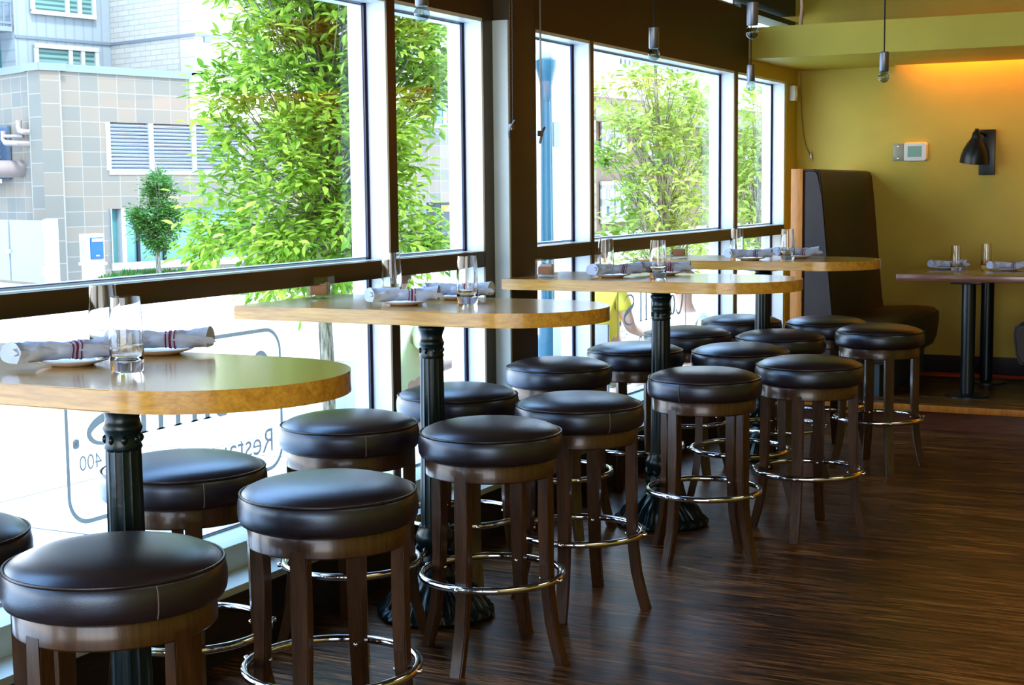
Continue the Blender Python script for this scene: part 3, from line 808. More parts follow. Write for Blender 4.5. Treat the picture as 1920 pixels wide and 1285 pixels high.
# motion sensor on the jamb
t = empty('motion_sensor', (XF, 10.42, 2.105)); tag(t, 'small white motion sensor beside the last window', 'sensor')
boxo('housing', 0, .045, -.035, .035, -.055, .055, WHITEP, t, .012); boxo('lens', .044, .049, -.02, .02, -.03, .03, PORC, t, .004)
# conduit, blind cord and cleat on the back wall
bm = bmesh.new(); pts = [on_back(px, py)-Vector((0, .008, 0)) for px, py in ((1502, 137), (1503, 180), (1504, 215), (1507, 250), (1512, 275), (1520, 292))]
tube(bm, pts, .004, 6); corde = fin('cord', bm, paint('cord beige', (.35, .30, .10), .6), None, 60)
p = on_back(1522, 293)
t = empty('blind_cord_holder', (p.x, y, p.z)); tag(t, 'thin blind cord with silver cleat on the mustard wall above the booth', 'cord'); corde.parent = t; corde.location = -t.location
bm = bmesh.new(); tube(bm, [(-.006, -.012, .035), (0, -.02, .015), (0, -.02, -.015), (.006, -.012, -.035)], .006, 8); fin('horn', bm, CHROME, t, 60)
boxo('mount', -.006, .006, -.018, 0, -.008, .008, CHROME, t)
# chains on the column
def chain(x, y0, z1, z0, lab, lean, lab2):
    bm = bmesh.new()
    for s in (-1, 1):
        n_ = 60
        for k in range(n_):
            t_ = k/n_; zz = z1+(z0-z1)*t_
            bmesh.ops.create_icosphere(bm, subdivisions=1, radius=.0032, matrix=Matrix.Translation((x+s*.006+lean*t_, y0-.012, zz)))
        tube(bm, [(x+s*.006, y0-.012, z1), (x+s*.006+lean, y0-.012, z0)], .0014, 5)
    o = fin('blind_chain', bm, SOCK, None, 60); tag(o, lab, 'blind chain', 'blind chains')
    t = empty('blind_cleat', (x+lean, y0, z0)); tag(t, lab2, 'cleat', 'blind cleats')
    bm = bmesh.new(); tube(bm, [(.022, -.022, .028), (.006, -.022, .006), (-.006, -.02, -.022), (-.008, -.014, -.045)], .005, 8); fin('lever', bm, SOCK, t, 60)
    boxo('mount', -.008, .008, -.022, 0, -.012, .012, SOCK, t)
chain(-2.905-.0, 5.84, 2.9, 1.72, 'blind chain hanging at the left edge of the brown column', -.008, 'silver cleat at the left edge of the brown column')
def chain2():
    X = -2.915
    bm = bmesh.new()
    for s in (-1, 1):
        tube(bm, [(X+.006, 6.112+s*.004, 2.9), (X+.006, 6.125+s*.005, 1.70)], .0022, 5)
    o = fin('blind_chain', bm, SOCK, None, 60); tag(o, 'blind chain hanging at the right edge of the brown column', 'blind chain', 'blind chains')
    t = empty('blind_cleat', (X+.002, 6.1, 1.70)); tag(t, 'dark cleat at the right edge of the brown column', 'cleat', 'blind cleats')
    bm = bmesh.new(); tube(bm, [(.012, .04, .028), (.008, .022, .004), (.004, .018, -.022), (0, .016, -.045)], .006, 8); fin('lever', bm, SOCK, t, 60)
    boxo('mount', -.004, .01, 0, .03, -.012, .012, SOCK, t)
chain2()
# vertical pipe in the loft
bm = bmesh.new(); tube(bm, [(-2.70, 9.6, SZ1), (-2.69, 9.6, 2.6), (-2.72, 9.6, ZC)], .012, 10); o = fin('conduit', bm, mat('pinkish conduit', (.55, .36, .24), .5), None, 60); tag(o, 'pinkish vertical conduit rising above the soffit', 'conduit')
#OUTDOOR
GZ = -.25
struct(boxo('ground', -80, -3.17, -25, 110, GZ-.2, GZ, GROUND), 'bright pale pavement and street outside', 'pavement')
# faint expansion joints in the pavement
bm = bmesh.new()
for yy in (1.2, 3.4, 5.6, 7.8, 10.0): box(bm, -9, -3.2, yy, yy+.012, GZ, GZ+.002)
box(bm, -6.2, -6.19, -5, 30, GZ, GZ+.002)
struct(fin('trim_20', bm, DKGREY), 'thin joints in the pavement', 'joint')

def face(bm, P, uv, s=1.0, mi=0):
    vs = [bm.verts.new(p) for p in P]; f = bm.faces.new(vs); f.material_index = mi
    lay = bm.loops.layers.uv.verify()
    for lp, q in zip(f.loops, uv): lp[lay].uv = (q[0]*s, q[1]*s)
    return f
class Wall:
    """vertical wall plane: origin o, horizontal direction d"""
    def __init__(s, o, d): s.o = Vector((o[0], o[1], 0)); s.d = Vector((d[0], d[1], 0)).normalized(); s.n = Vector((s.d.y, -s.d.x, 0))
    def at(s, px, py): p = plane_pt(px, py, s.o, s.d); return ((p-s.o).dot(s.d), p.z)
    def P(s, u, z, off=0): return s.o + s.d*u + Vector((0, 0, z)) + s.n*off
def wbox(bm, W, u0, u1, z0, z1, o0, o1, mi=0):
    """box on a wall: u range, z range, offsets o0..o1 outwards"""
    q = [(u0, z0), (u1, z0), (u1, z1), (u0, z1)]
    face(bm, [W.P(u, z, o1) for u, z in q], q, 1, mi)
    for (a, b2) in zip(q, q[1:]+q[:1]):
        L = math.hypot(b2[0]-a[0], b2[1]-a[1])
        face(bm, [W.P(*a, o0), W.P(*b2, o0), W.P(*b2, o1), W.P(*a, o1)], [(0, 0), (L, 0), (L, .1), (0, .1)], 1, mi)
    face(bm, [W.P(u, z, o0) for u, z in q][::-1], q[::-1], 1, mi)
def finb(name, bm, m, parent=None):
    me = bpy.data.meshes.new(name); bmesh.ops.recalc_face_normals(bm, faces=bm.faces); bm.to_mesh(me); bm.free(); return link(name, me, m, parent)
def root(name, label, cat, loc=(0, 0, 0), group=None):
    return tag(empty(name, loc), label, cat, group)

# --- garage: long tiled wall (A) and short return (B)
c0 = dist_pt(85, 400, 28.8); dA = Vector((.215, .977, 0)).normalized(); dB = Vector((-.929, .369, 0)).normalized()
WA = Wall(c0, dA); WB = Wall(c0, -dB)
if WA.n.dot(-c0) < 0: WA.n = -WA.n
if WB.n.dot(-c0) < 0: WB.n = -WB.n
GA = root('garage_building', 'low garage building clad in pale grey and beige stone tiles', 'building', (c0.x, c0.y, GZ))
GA.location = (0, 0, 0)
uE, _ = WA.at(357, 200); zt = WA.at(85, 132)[1]; uFar = WA.at(930, 300)[0]
zb = WA.at(420, 224)[1]
uB0 = WB.at(-60, 300)[0]
bm = bmesh.new()
# wall A with holes for louvre and window, built from strips
L0, L1 = WA.at(203, 275)[0], WA.at(452, 275)[0]; Lz1, Lz0 = WA.at(320, 233)[1], WA.at(320, 320)[1]
N0, N1 = WA.at(207, 440)[0], WA.at(470, 440)[0]; Nz1, Nz0 = WA.at(300, 390)[1], WA.at(300, 493)[1]
D0 = WA.at(800, 420)[0]; Dz1 = WA.at(850, 371)[1]; Dz0 = GZ
def strip(u0, u1, z0, z1): wbox(bm, WA, u0, u1, z0, z1, -.4, 0)
strip(0, L0, GZ, zt); strip(L0, uE, Lz1, zt); strip(uE, L1, Lz1, zb-.01)
strip(L0, L1, Nz1, Lz0); strip(L0, N0, GZ, Nz1); strip(N0, N1, GZ, Nz0); strip(N1, D0, GZ, Nz1); strip(L1, uFar, Nz1+0, zb-.01)
strip(D0, uFar, Dz1, Nz1) if Dz1 < Nz1 else None
finb('tiled_wall', bm, TILES, GA)
bm = bmesh.new(); wbox(bm, WB, uB0, 0, GZ, zt, -.4, 0); finb('tiled_side_wall', bm, TILES, GA)
bm = bmesh.new(); wbox(bm, WA, -.05, uE+.02, zt, zt+.14, -.5, .05); wbox(bm, WB, uB0, .05, zt, zt+.14, -.5, .05); finb('parapet_cap', bm, CAPM, GA)
bm = bmesh.new(); wbox(bm, WA, D0, uFar, GZ, Dz1, -1.2, -1.0); finb('dark_opening', bm, DKGREY, GA)
bm = bmesh.new(); a = WA.at(826, 391); b_ = WA.at(900, 391); wbox(bm, WA, a[0], b_[0]+2, a[1]-.07, a[1]+.07, .02, .15); finb('clearance_bar', bm, YELM, GA)
# louvres
def louvre(W, u0, u1, z0, z1, nb, nm, parent):
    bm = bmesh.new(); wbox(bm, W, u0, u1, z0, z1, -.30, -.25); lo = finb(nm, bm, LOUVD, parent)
    bm = bmesh.new(); h = (z1-z0)/nb
    for k in range(nb):
        z = z0+h*(k+.15)
        q = [W.P(u0, z, .0), W.P(u1, z, .0), W.P(u1, z+h*.72, -.10), W.P(u0, z+h*.72, -.10)]
        face(bm, q, [(0, 0)]*4); face(bm, [v_-Vector((0, 0, .02)) for v_ in q][::-1], [(0, 0)]*4)
    n3 = max(1, int((u1-u0)/1.0)) if u1-u0 > 2 else 1
    finb('blades', bm, LOUV, lo)
    bm = bmesh.new()
    for px in (203, 284, 364, 452) if nb > 10 else ():
        u = WA.at(px, 275)[0]; wbox(bm, W, u-.05, u+.05, z0, z1, -.1, .01)
    wbox(bm, W, u0, u1, z0-.08, z0, -.1, .02)
    finb('louvre_frame', bm, LOUV, lo)
louvre(WA, L0, L1, Lz0, Lz1, 13, 'louvre', GA)
g0, g1, gz1, gz0 = WB.at(-50, 280)[0], WB.at(22, 280)[0], WB.at(10, 237)[1], WB.at(10, 336)[1]
louvre(WB, g0, g1, gz0, gz1, 9, 'side_louvre', GA)
for ch in [c for c in C.objects if c.parent == GA and c.name.startswith('side_louvre')]: ch.location = WB.n*.32
# big ground floor window
bm = bmesh.new(); wbox(bm, WA, N0, N1, Nz0, Nz1, -.2, -.15); gw = finb('window', bm, TEALG, GA)
bm = bmesh.new()
for px in (207, 233): u = WA.at(px, 440)[0]; wbox(bm, WA, u-.05, u+.05, Nz0-.3 if px == 233 else Nz0, Nz1, -.15, .0)
wbox(bm, WA, N0, N1, Nz0-.1, Nz0+.04, -.2, .03); finb('window_frame', bm, WHITEF, gw)
bm = bmesh.new()
for px in (214, 266, 315): u = WA.at(px, 440)[0]; wbox(bm, WA, u-.03, u+.03, Nz0, Nz1, -.15, -.1)
finb('mullions', bm, DARKH, gw)
# pipes on the side wall
t = root('vent_pipe', 'large pinkish round vent pipe sticking out of the garage side wall', 'pipe')
def wb(px, py, off): u, z = WB.at(px, py); return WB.P(u, z, off)
bm = bmesh.new(); p = wb(42, 317, 0); d = Vector((.15, -1, 0)).normalized()
p2 = p+WB.n*1.0; tube(bm, [p, p2], .16, 20, caps=False); fin('pipe', bm, PIPEM, t, 60)
bm = bmesh.new(); tube(bm, [p+WB.n*.95, p+WB.n*.951], .15, 20); fin('pipe_mouth', bm, DARKH, t)
t = root('service_pipes', 'bent pinkish service pipes on the garage side wall', 'pipe')
bm = bmesh.new(); tube(bm, [wb(50, 226, .15), wb(50, 240, .15), wb(52, 246, .15), wb(60, 248, .15), wb(60, 248, 0)], .055, 10); fin('pipe', bm, PIPEM, t, 60)
bm = bmesh.new(); tube(bm, [wb(31, 246, .25), wb(31, 262, .25), wb(35, 268, .25), wb(60, 270, .25), wb(60, 270, 0)], .055, 10); fin('pipe', bm, PIPEM, t, 60)
bm = bmesh.new(); tube(bm, [wb(33, 256, .25), wb(54, 256, .1)], .035, 10); fin('pipe', bm, PIPEM, t, 60)
# steel gates of a bin enclosure in front of the side wall
def rel(W, off):  # shifted wall
    w2 = Wall(W.o+W.n*off, W.d); w2.n = W.n; return w2
WG = rel(WB, 1.2)
t = root('gate_enclosure', 'light steel double gate at the foot of the garage', 'gate')
for x0, x1 in ((-60, 17), (20, 86)):
    bm = bmesh.new(); wbox(bm, WG, WG.at(x0, 470)[0], WG.at(x1, 470)[0], WG.at(40, 528)[1], WG.at(40, 413)[1], -.05, 0); finb('gate_leaf', bm, GATEM, t)
bm = bmesh.new(); u = WG.at(94, 470)[0]; wbox(bm, WG, u-.10, u+.08, GZ, WG.at(94, 411)[1], -.12, .06); finb('gate_post', bm, WHITEF, t)
bm = bmesh.new()
for py in (424, 508): a = WG.at(84, py); b_ = WG.at(94, py); wbox(bm, WG, a[0], b_[0], a[1]-.08, a[1]+.08, 0, .05)
u = WG.at(18, 470)[0]; wbox(bm, WG, u-.05, u+.05, WG.at(18, 475)[1], WG.at(18, 467)[1], 0, .04); finb('hinge', bm, WHITEF, t)
# blue notice box on a post
WN = rel(WA, 1.6)
t = root('notice_box', 'white box with bright blue front on a concrete pedestal before the garage', 'sign')
a = WN.at(166, 493); b_ = WN.at(195, 438)
bm = bmesh.new(); wbox(bm, WN, a[0], b_[0], a[1], b_[1], -.25, 0); finb('casing', bm, SIGNW, t)
c1 = WN.at(170, 486); c2 = WN.at(192, 445)
bm = bmesh.new(); wbox(bm, WN, c1[0], c2[0], c1[1], c2[1], 0, .02); bf = finb('blue_face', bm, BLUEM, t)
bm = bmesh.new(); d1 = WN.at(171, 454); d2 = WN.at(191, 447); wbox(bm, WN, d1[0], d2[0], d1[1], d2[1], .02, .03)
d1 = WN.at(179, 481); d2 = WN.at(185, 478); wbox(bm, WN, d1[0], d2[0], d1[1], d2[1], .02, .03); finb('pale_label', bm, SIGNW, bf)
bm = bmesh.new(); wbox(bm, WN, WN.at(172, 500)[0], WN.at(197, 500)[0], GZ, a[1]-.03, -.3, -.02); wbox(bm, WN, WN.at(168, 500)[0], WN.at(200, 500)[0], a[1]-.05, a[1], -.32, .02); finb('pedestal', bm, GROUND, t)

# --- white brick tower above the garage
c1 = plane_pt(368, 180, WA.o+WA.n*(-.1), WA.d); WT = Wall(c1, dA); WT.n = WA.n.copy()
dL = Vector((ray(-2400, 360).x, ray(-2400, 360).y, 0)).normalized(); WL = Wall(c1, -dL)
if WL.n.dot(-c1) < 0: WL.n = -WL.n
TW = root('brick_tower', 'tall white brick apartment block above the garage', 'building')
ZTOP = 13.0
bm = bmesh.new(); uR = WT.at(960, 200)[0]
zt2 = WT.at(400, 224)[1]
wins = [(482, 496, 112, 180), (482, 496, -20, 10), (806, 856, 138, 236), (745, 768, -10, 75)]
wbox(bm, WT, .0, uE, zt+.15, ZTOP, -.5, 0); wbox(bm, WT, uE+.03, uR, zt2, ZTOP, -.5, 0)
finb('brick_wall', bm, BRICKW, TW)
uL = WL.at(207, 60)[0]
bm = bmesh.new(); wbox(bm, WL, uL, 0, zt+.15, ZTOP, -.5, 0); finb('brick_return', bm, BRICKW, TW)
bm = bmesh.new(); zl = WT.at(368, 65)[1]; wbox(bm, WT, 0, uR, zl-.03, zl+.03, 0, .02); wbox(bm, WL, uL, 0, zl-.03, zl+.03, 0, .02); finb('brick_joint', bm, CAPM, TW)  # thin blue grey joint strip across both brick faces
for x0, x1, y0, y1 in wins:
    a = WT.at(x0, y1); b_ = WT.at(x1, y0)
    bm = bmesh.new(); wbox(bm, WT, a[0], b_[0], a[1], b_[1], .0, .02); wo = finb('window', bm, SKYG, TW)
    bm = bmesh.new()
    for uu in (a[0], b_[0], (a[0]+b_[0])/2): wbox(bm, WT, uu-.05, uu+.05, a[1], b_[1], .02, .05)
    for zz in (a[1], b_[1], (a[1]+b_[1])/2): wbox(bm, WT, a[0], b_[0], zz-.05, zz+.05, .02, .05)
    finb('window_frame', bm, WHITEF, wo)
a = WT.at(381, 79); b_ = WT.at(394, 70); bm = bmesh.new(); wbox(bm, WT, a[0], b_[0], a[1], b_[1], 0, .05); finb('vent_grille', bm, CAPM, TW)
# balcony railing
WBk = rel(WT, 1.2); t = finb('balcony_slab', (lambda b: (wbox(b, WT, WT.at(735, 105)[0], WT.at(786, 105)[0], WT.at(760, 110)[1], WT.at(760, 105)[1], 0, 1.3), b)[1])(bmesh.new()), WHITEF, TW)
bm = bmesh.new(); u0, u1 = WBk.at(730, 90)[0], WBk.at(784, 90)[0]; z0, z1 = WBk.at(760, 103)[1], WBk.at(760, 66)[1]
wbox(bm, WBk, u0, u1, z1-.04, z1, -.04, 0); wbox(bm, WBk, u0, u1, z0, z0+.04, -.04, 0)
k = u0
while k < u1: wbox(bm, WBk, k, k+.025, z0, z1, -.03, -.01); k += .13
finb('balcony_railing', bm, CAPM, TW)
# --- pale blue sided block, receding from the inner corner towards the viewer's left
pc = WL.P(uL, 0); WP = Wall(pc, dA); WP.n = WA.n.copy()
PB = root('sided_apartment_block', 'pale blue grey sided apartment wall with blinds in its windows, top left', 'building')
uP = WP.at(27, 60)[0]
bm = bmesh.new(); wbox(bm, WP, uP, .3, zt-.5, ZTOP+1, -.5, 0); finb('siding', bm, PANELB, PB)
bm = bmesh.new(); zj = WP.at(100, 74)[1]; wbox(bm, WP, uP, .1, zj-.03, zj+.03, 0, .03); finb('siding_joint', bm, CAPM, PB)
for (x0, x1, ya, yb) in ((65, 178, 90, 150), (62, 176, -45, 28)):
    a = WP.at((x0+x1)/2, yb); b_ = WP.at((x0+x1)/2, ya)
    u0, u1 = WP.at(x0, 110)[0], WP.at(x1, 110)[0]
    bm = bmesh.new(); wbox(bm, WP, u0, u1, a[1], b_[1], .0, .04); wo = finb('window', bm, BLIND, PB)
    bm = bmesh.new()
    for f_ in (0, .555, .76, 1): uu = u0+(u1-u0)*f_; wbox(bm, WP, uu-.045, uu+.045, a[1], b_[1], .04, .09)
    for zz in (a[1], b_[1]): wbox(bm, WP, u0-.045, u1+.045, zz-.045, zz+.045, .04, .10)
    finb('window_frame', bm, WHITEF, wo)
# recessed balcony bay at the far left
WR = rel(WP, -1.2)
bm = bmesh.new(); wbox(bm, WR, WR.at(-60, 60)[0]-2, uP+.5, zt-.5, ZTOP+1, -.4, 0); finb('recessed_wall', bm, PANELB, PB)
a = WR.at(0, 135); b_ = WR.at(14, 95)
bm = bmesh.new(); wbox(bm, WR, a[0]-1.5, b_[0], a[1], b_[1], 0, .05); finb('balcony_door', bm, TEALG, PB)
bm = bmesh.new(); u0 = WP.at(-60, 30)[0]-1; u1 = WP.at(22, 30)[0]; z0 = WP.at(8, 58)[1]; z1 = WP.at(8, 49)[1]
wbox(bm, WP, u0, u1, z0, z1, -1.2, 0); finb('balcony_slab', bm, GATEM, PB)
bm = bmesh.new(); zr = WP.at(8, -2)[1]; wbox(bm, WP, u0, u1, zr-.06, zr, -.05, 0); wbox(bm, WP, u0, u1, z1+.05, z1+.1, -.05, 0)
k = u1
while k > u1-3: wbox(bm, WP, k-.03, k, z1, zr, -.04, -.01); k -= .16
finb('balcony_railing', bm, CAPM, PB)

# --- brick building beyond the second group of windows
c2 = dist_pt(1107, 300, 50); dr = ray(2740, 352); dR = Vector((dr.x, dr.y, 0)).normalized(); WY = Wall(c2, dR)
if WY.n.dot(-c2) < 0: WY.n = -WY.n
YB_ = root('yellow_brick_building', 'yellow and tan brick building beyond the right hand windows', 'building')
u0 = WY.at(960, 300)[0]; u1 = WY.at(1500, 250)[0]; zt3 = WY.at(1110, 134)[1]
bm = bmesh.new(); wbox(bm, WY, 0, u1, WY.at(1120, 226)[1], zt3, -.5, 0); wbox(bm, WY, 0, WY.at(1118, 300)[0], GZ, zt3, -.5, .0)
finb('upper_brickwork', bm, BRICKY, YB_)
bm = bmesh.new(); wbox(bm, WY, WY.at(1118, 300)[0], u1, GZ, WY.at(1120, 226)[1], -.9, -.5); finb('recessed_brickwork', bm, BRICKB, YB_)
bm = bmesh.new(); wbox(bm, WY, -.1, u1, zt3, zt3+.35, -.6, .15); zc = WY.at(1200, 178)[1]; wbox(bm, WY, 0, u1, zc-.2, zc+.6, 0, .12); wbox(bm, WY, WY.at(1118, 300)[0], u1, GZ, WY.at(1130, 436)[1], -.5, -.3); finb('cornice', bm, WHITEF, YB_)
bm = bmesh.new(); wbox(bm, WY, u0, 0, GZ, zt3+.5, -1.2, -.6); finb('pale_side_block', bm, BRICKW, YB_)
bm = bmesh.new(); wbox(bm, WY, 0, u1, zt3+.35, zt3+4.5, -3.2, -2.8); finb('white_upper_storey', bm, WHITEF, YB_)
W2 = rel(WY, -2.8)
for x0, x1 in ((1165, 1180), (1195, 1232), (1252, 1290), (1305, 1346), (1384, 1398), (1405, 1436)):
    a = W2.at(x0, 200)[0]; b_ = W2.at(x1, 200)[0]; zz = zt3+.55
    bm = bmesh.new(); wbox(bm, W2, a, b_, zz, zz+1.5, 0, .05); wo = finb('window', bm, SKYG, YB_)
    bm = bmesh.new()
    for uu in (a, b_, (a+b_)/2): wbox(bm, W2, uu-.09, uu+.09, zz, zz+1.5, .05, .1)
    wbox(bm, W2, a, b_, zz+.7, zz+.8, .05, .1); finb('window_frame', bm, WHITEF, wo)
W3 = rel(WY, -.5)
for x0, x1, y0, y1 in ((1127, 1141, 237, 279), (1152, 1166, 238, 280), (1127, 1142, 347, 413), (1153, 1168, 347, 410), (1205, 1218, 240, 285), (1228, 1241, 242, 285), (1205, 1218, 345, 405), (1228, 1242, 345, 405), (1396, 1404, 285, 330), (1412, 1420, 285, 330)):
    a = W3.at(x0, y1); b_ = W3.at(x1, y0)
    bm = bmesh.new(); wbox(bm, W3, a[0], b_[0], a[1], b_[1], 0, .06); wo = finb('window', bm, SKYG, YB_)
    bm = bmesh.new(); w_ = .16
    for uu in (a[0], b_[0]): wbox(bm, W3, uu-w_, uu+w_, a[1], b_[1], .06, .12)
    for zz in (a[1], b_[1], (a[1]+b_[1])/2): wbox(bm, W3, a[0]-w_, b_[0]+w_, zz-w_*.8, zz+w_*.8, .06, .12)
    wbox(bm, W3, (a[0]+b_[0])/2-.05, (a[0]+b_[0])/2+.05, (a[1]+b_[1])/2, b_[1], .06, .12)
    finb('window_frame', bm, WHITEF, wo)
for x0, x1, y0, y1 in ((1036, 1046, 230, 275),):
    W4 = rel(WY, -.6); a = W4.at(x0, y1); b_ = W4.at(x1, y0)
    bm = bmesh.new(); wbox(bm, W4, a[0], b_[0], a[1], b_[1], 0, .06); wo = finb('window', bm, SKYG, YB_)

# --- street lamp
lp = dist_pt(1028, 640, 11)
t = root('street_lamp', 'blue fluted street lamp post with frosted globe outside, right of the column', 'street lamp', (lp.x, lp.y, GZ))
fl = lambda a, i: 1-.08*abs(math.sin(a*6))**.6
bm = bmesh.new(); lathe(bm, [(.052, .85), (.040, 2.35)], 72, fn=fl); fin('fluted_shaft', bm, LAMPB, t, 50)
bm = bmesh.new(); lathe(bm, [(0, 0), (.16, 0), (.16, .05), (.12, .12), (.085, .2), (.082, .55), (.09, .58), (.07, .64), (.066, .80), (.075, .83), (.066, .85), (0, .85)], 32); fin('pedestal', bm, LAMPB, t, 40)
bm = bmesh.new(); lathe(bm, [(.04, 2.34), (.044, 2.36), (.044, 2.44), (.06, 2.52), (.078, 2.58), (.080, 2.63), (.06, 2.64), (0, 2.64)], 32); fin('capital', bm, LAMPB, t, 40)
bm = bmesh.new(); lathe(bm, [(.055, 2.64), (.10, 2.70), (.13, 2.80), (.135, 2.90), (.11, 3.02), (.06, 3.10), (0, 3.13)], 32); fin('globe', bm, GLOBE, t, 60)

# --- trees
def leaf(bm, p, d, n_, L, W):
    d = d.normalized(); s = d.cross(n_).normalized(); n2 = s.cross(d)
    P = [p, p+d*L*.35+s*W*.5+n2*W*.10, p+d*L*.7+s*W*.38+n2*W*.05, p+d*L-n2*L*.12, p+d*L*.7-s*W*.38+n2*W*.05, p+d*L*.35-s*W*.5+n2*W*.10]
    c = p+d*L*.5-n2*W*.02
    vs = [bm.verts.new(q) for q in P]
    bm.faces.new([vs[0], vs[1], vs[2], vs[3]]); bm.faces.new([vs[0], vs[3], vs[4], vs[5]])
def tree(name, label, base, trunk_r, top_z, tips, nleaf, lsize, lm, seed, lean=Vector((0, 0, 0)), spread=.18, fork=.3, droop=.5):
    rnd = random.Random(seed)
    t = root(name, label, 'tree', base); B = Vector(base)
    bm = bmesh.new(); H = top_z-base[2]
    tp_ = []
    for k in range(13):
        q = k/12; tp_.append(lean*q+Vector((.03*math.sin(q*7+seed), .03*math.cos(q*5+seed), H*q)))
    tube(bm, tp_, trunk_r, 12, rf=lambda q: trunk_r*(1.15-.98*q)); fin('trunk', bm, BARK, t, 60)
    bm = bmesh.new(); bl = bmesh.new()
    for tip in tips:
        tl = tip-B
        q = max(fork, min(.93, (tl.z/H)-.18-.10*rnd.random())); i = int(q*12); s = tp_[i].lerp(tp_[i+1], q*12-i)
        mid = s.lerp(tl, .5)+Vector((0, 0, -.04*(tl-s).length))
        tube(bm, [s, mid, tl], .01, 5, rf=lambda u: max(.0035, trunk_r*.22*(1-u)))
        for k in range(nleaf):
            o_ = Vector((rnd.gauss(0, 1), rnd.gauss(0, 1), rnd.gauss(0, .75)))*spread*(.5+.5*rnd.random())
            p = tl+o_
            d = (o_*1.2+(tl-s).normalized()*spread*.8+Vector((rnd.uniform(-.2, .2), rnd.uniform(-.2, .2), -droop*spread*rnd.random()*2)))
            if d.length < 1e-4: d = Vector((1, 0, 0))
            nn = Vector((rnd.uniform(-.6, .6), rnd.uniform(-.6, .6), 1)).normalized()
            L = lsize*rnd.uniform(.65, 1.2); leaf(bl, p, d, nn, L, L*.42)
    fin('branches', bm, BARK, t, 60)
    me = bpy.data.meshes.new('foliage'); bl.to_mesh(me); bl.free(); link('foliage', me, lm, t)
    return t
def inside(poly, x, y):
    c = False; j = len(poly)-1
    for i in range(len(poly)):
        if (poly[i][1] > y) != (poly[j][1] > y) and x < (poly[j][0]-poly[i][0])*(y-poly[i][1])/(poly[j][1]-poly[i][1])+poly[i][0]: c = not c
        j = i
    return c
def crown_tips(poly, d, depth, n_, seed, cx):
    rnd = random.Random(seed); out = []; xs = [p[0] for p in poly]; ys = [p[1] for p in poly]
    while len(out) < n_:
        x = rnd.uniform(min(xs), max(xs)); y = rnd.uniform(min(ys), max(ys))
        if not inside(poly, x, y): continue
        hw = (max(xs)-min(xs))/2; e = max(0, 1-((x-cx)/hw)**2)**.5
        out.append(dist_pt(x, y, d+rnd.uniform(-1, 1)*depth*e))
    return out
poly1 = [(440, -260), (430, 10), (452, 70), (395, 115), (380, 170), (352, 190), (380, 235), (385, 300), (410, 345), (362, 375), (372, 450), (366, 485), (440, 500), (470, 548), (560, 560), (640, 548), (690, 520), (760, 545), (800, 500), (835, 465), (800, 410), (805, 372), (775, 330), (790, 262), (812, 205), (835, 130), (832, 60), (800, -60), (740, -260)]
b1 = dist_pt(622, 640, 11); 
tree('street_tree', 'large bright green leafy tree right outside the wide left window', (b1.x, b1.y, GZ), .052, 4.0, crown_tips(poly1, 11, .95, 330, 3, 610), 62, .095, LEAF1, 3, Vector((-.12, .06, 0)), .105, .36)
# bare twigs rising through the crown
poly2 = [(1175, 108), (1190, 140), (1125, 165), (1130, 180), (1190, 185), (1165, 205), (1135, 215), (1190, 250), (1150, 265), (1120, 300), (1190, 330), (1170, 360), (1200, 385), (1150, 385), (1190, 410), (1115, 440), (1130, 500), (1260, 520), (1340, 480), (1350, 180), (1310, 190), (1290, 200), (1320, 140), (1240, 120)]
b2_ = dist_pt(1243, 600, 15)
tree('street_tree', 'slender yellow green tree outside the wide window right of the column', (b2_.x, b2_.y, GZ), .05, 3.1, crown_tips(poly2, 15, .8, 170, 5, 1240), 26, .10, LEAF2, 5, Vector((-.05, .02, 0)), .10, .25)
poly3 = [(1400, 180), (1380, 230), (1370, 300), (1375, 480), (1450, 500), (1480, 300), (1440, 150)]
b3 = dist_pt(1425, 500, 20)
tree('street_tree', 'hazy green tree outside the last narrow window', (b3.x, b3.y, GZ), .05, 3.0, crown_tips(poly3, 20, .6, 80, 8, 1425), 26, .12, LEAF2, 8, Vector((0, 0, 0)), .13, .2)
poly4 = [(297, 322), (275, 350), (272, 395), (252, 395), (250, 425), (285, 465), (300, 472), (330, 440), (345, 390), (322, 375), (318, 335)]
b4 = dist_pt(302, 508, 26)
tree('young_street_tree', 'small cone shaped tree in front of the garage window', (b4.x, b4.y, GZ), .045, 2.0, crown_tips(poly4, 26, .35, 110, 9, 298), 46, .085, LEAF3, 9, Vector((-.04, 0, 0)), .085, .3)
# low grass mound before the garage
bm = bmesh.new(); rnd = random.Random(4)
for k in range(9000):
    px = rnd.uniform(180, 470); dd = rnd.uniform(25.2, 27.6); p = dist_pt(px, 515, dd)
    hgt = .28*(.5+.5*min(1, (px-180)/60))*rnd.uniform(.6, 1.1)
    z = GZ; d = Vector((rnd.uniform(-.4, .4), rnd.uniform(-.4, .4), 1)).normalized()
    leaf(bm, Vector((p.x, p.y, z+rnd.uniform(0, .12))), d, Vector((rnd.uniform(-1, 1), rnd.uniform(-1, 1), .1)).normalized(), hgt, .05)
me = bpy.data.meshes.new('grass'); bm.to_mesh(me); bm.free(); o = link('ornamental_grass', me, GRASS); tag(o, 'low bank of green ornamental grass at the foot of the garage', 'grass', kind='stuff')

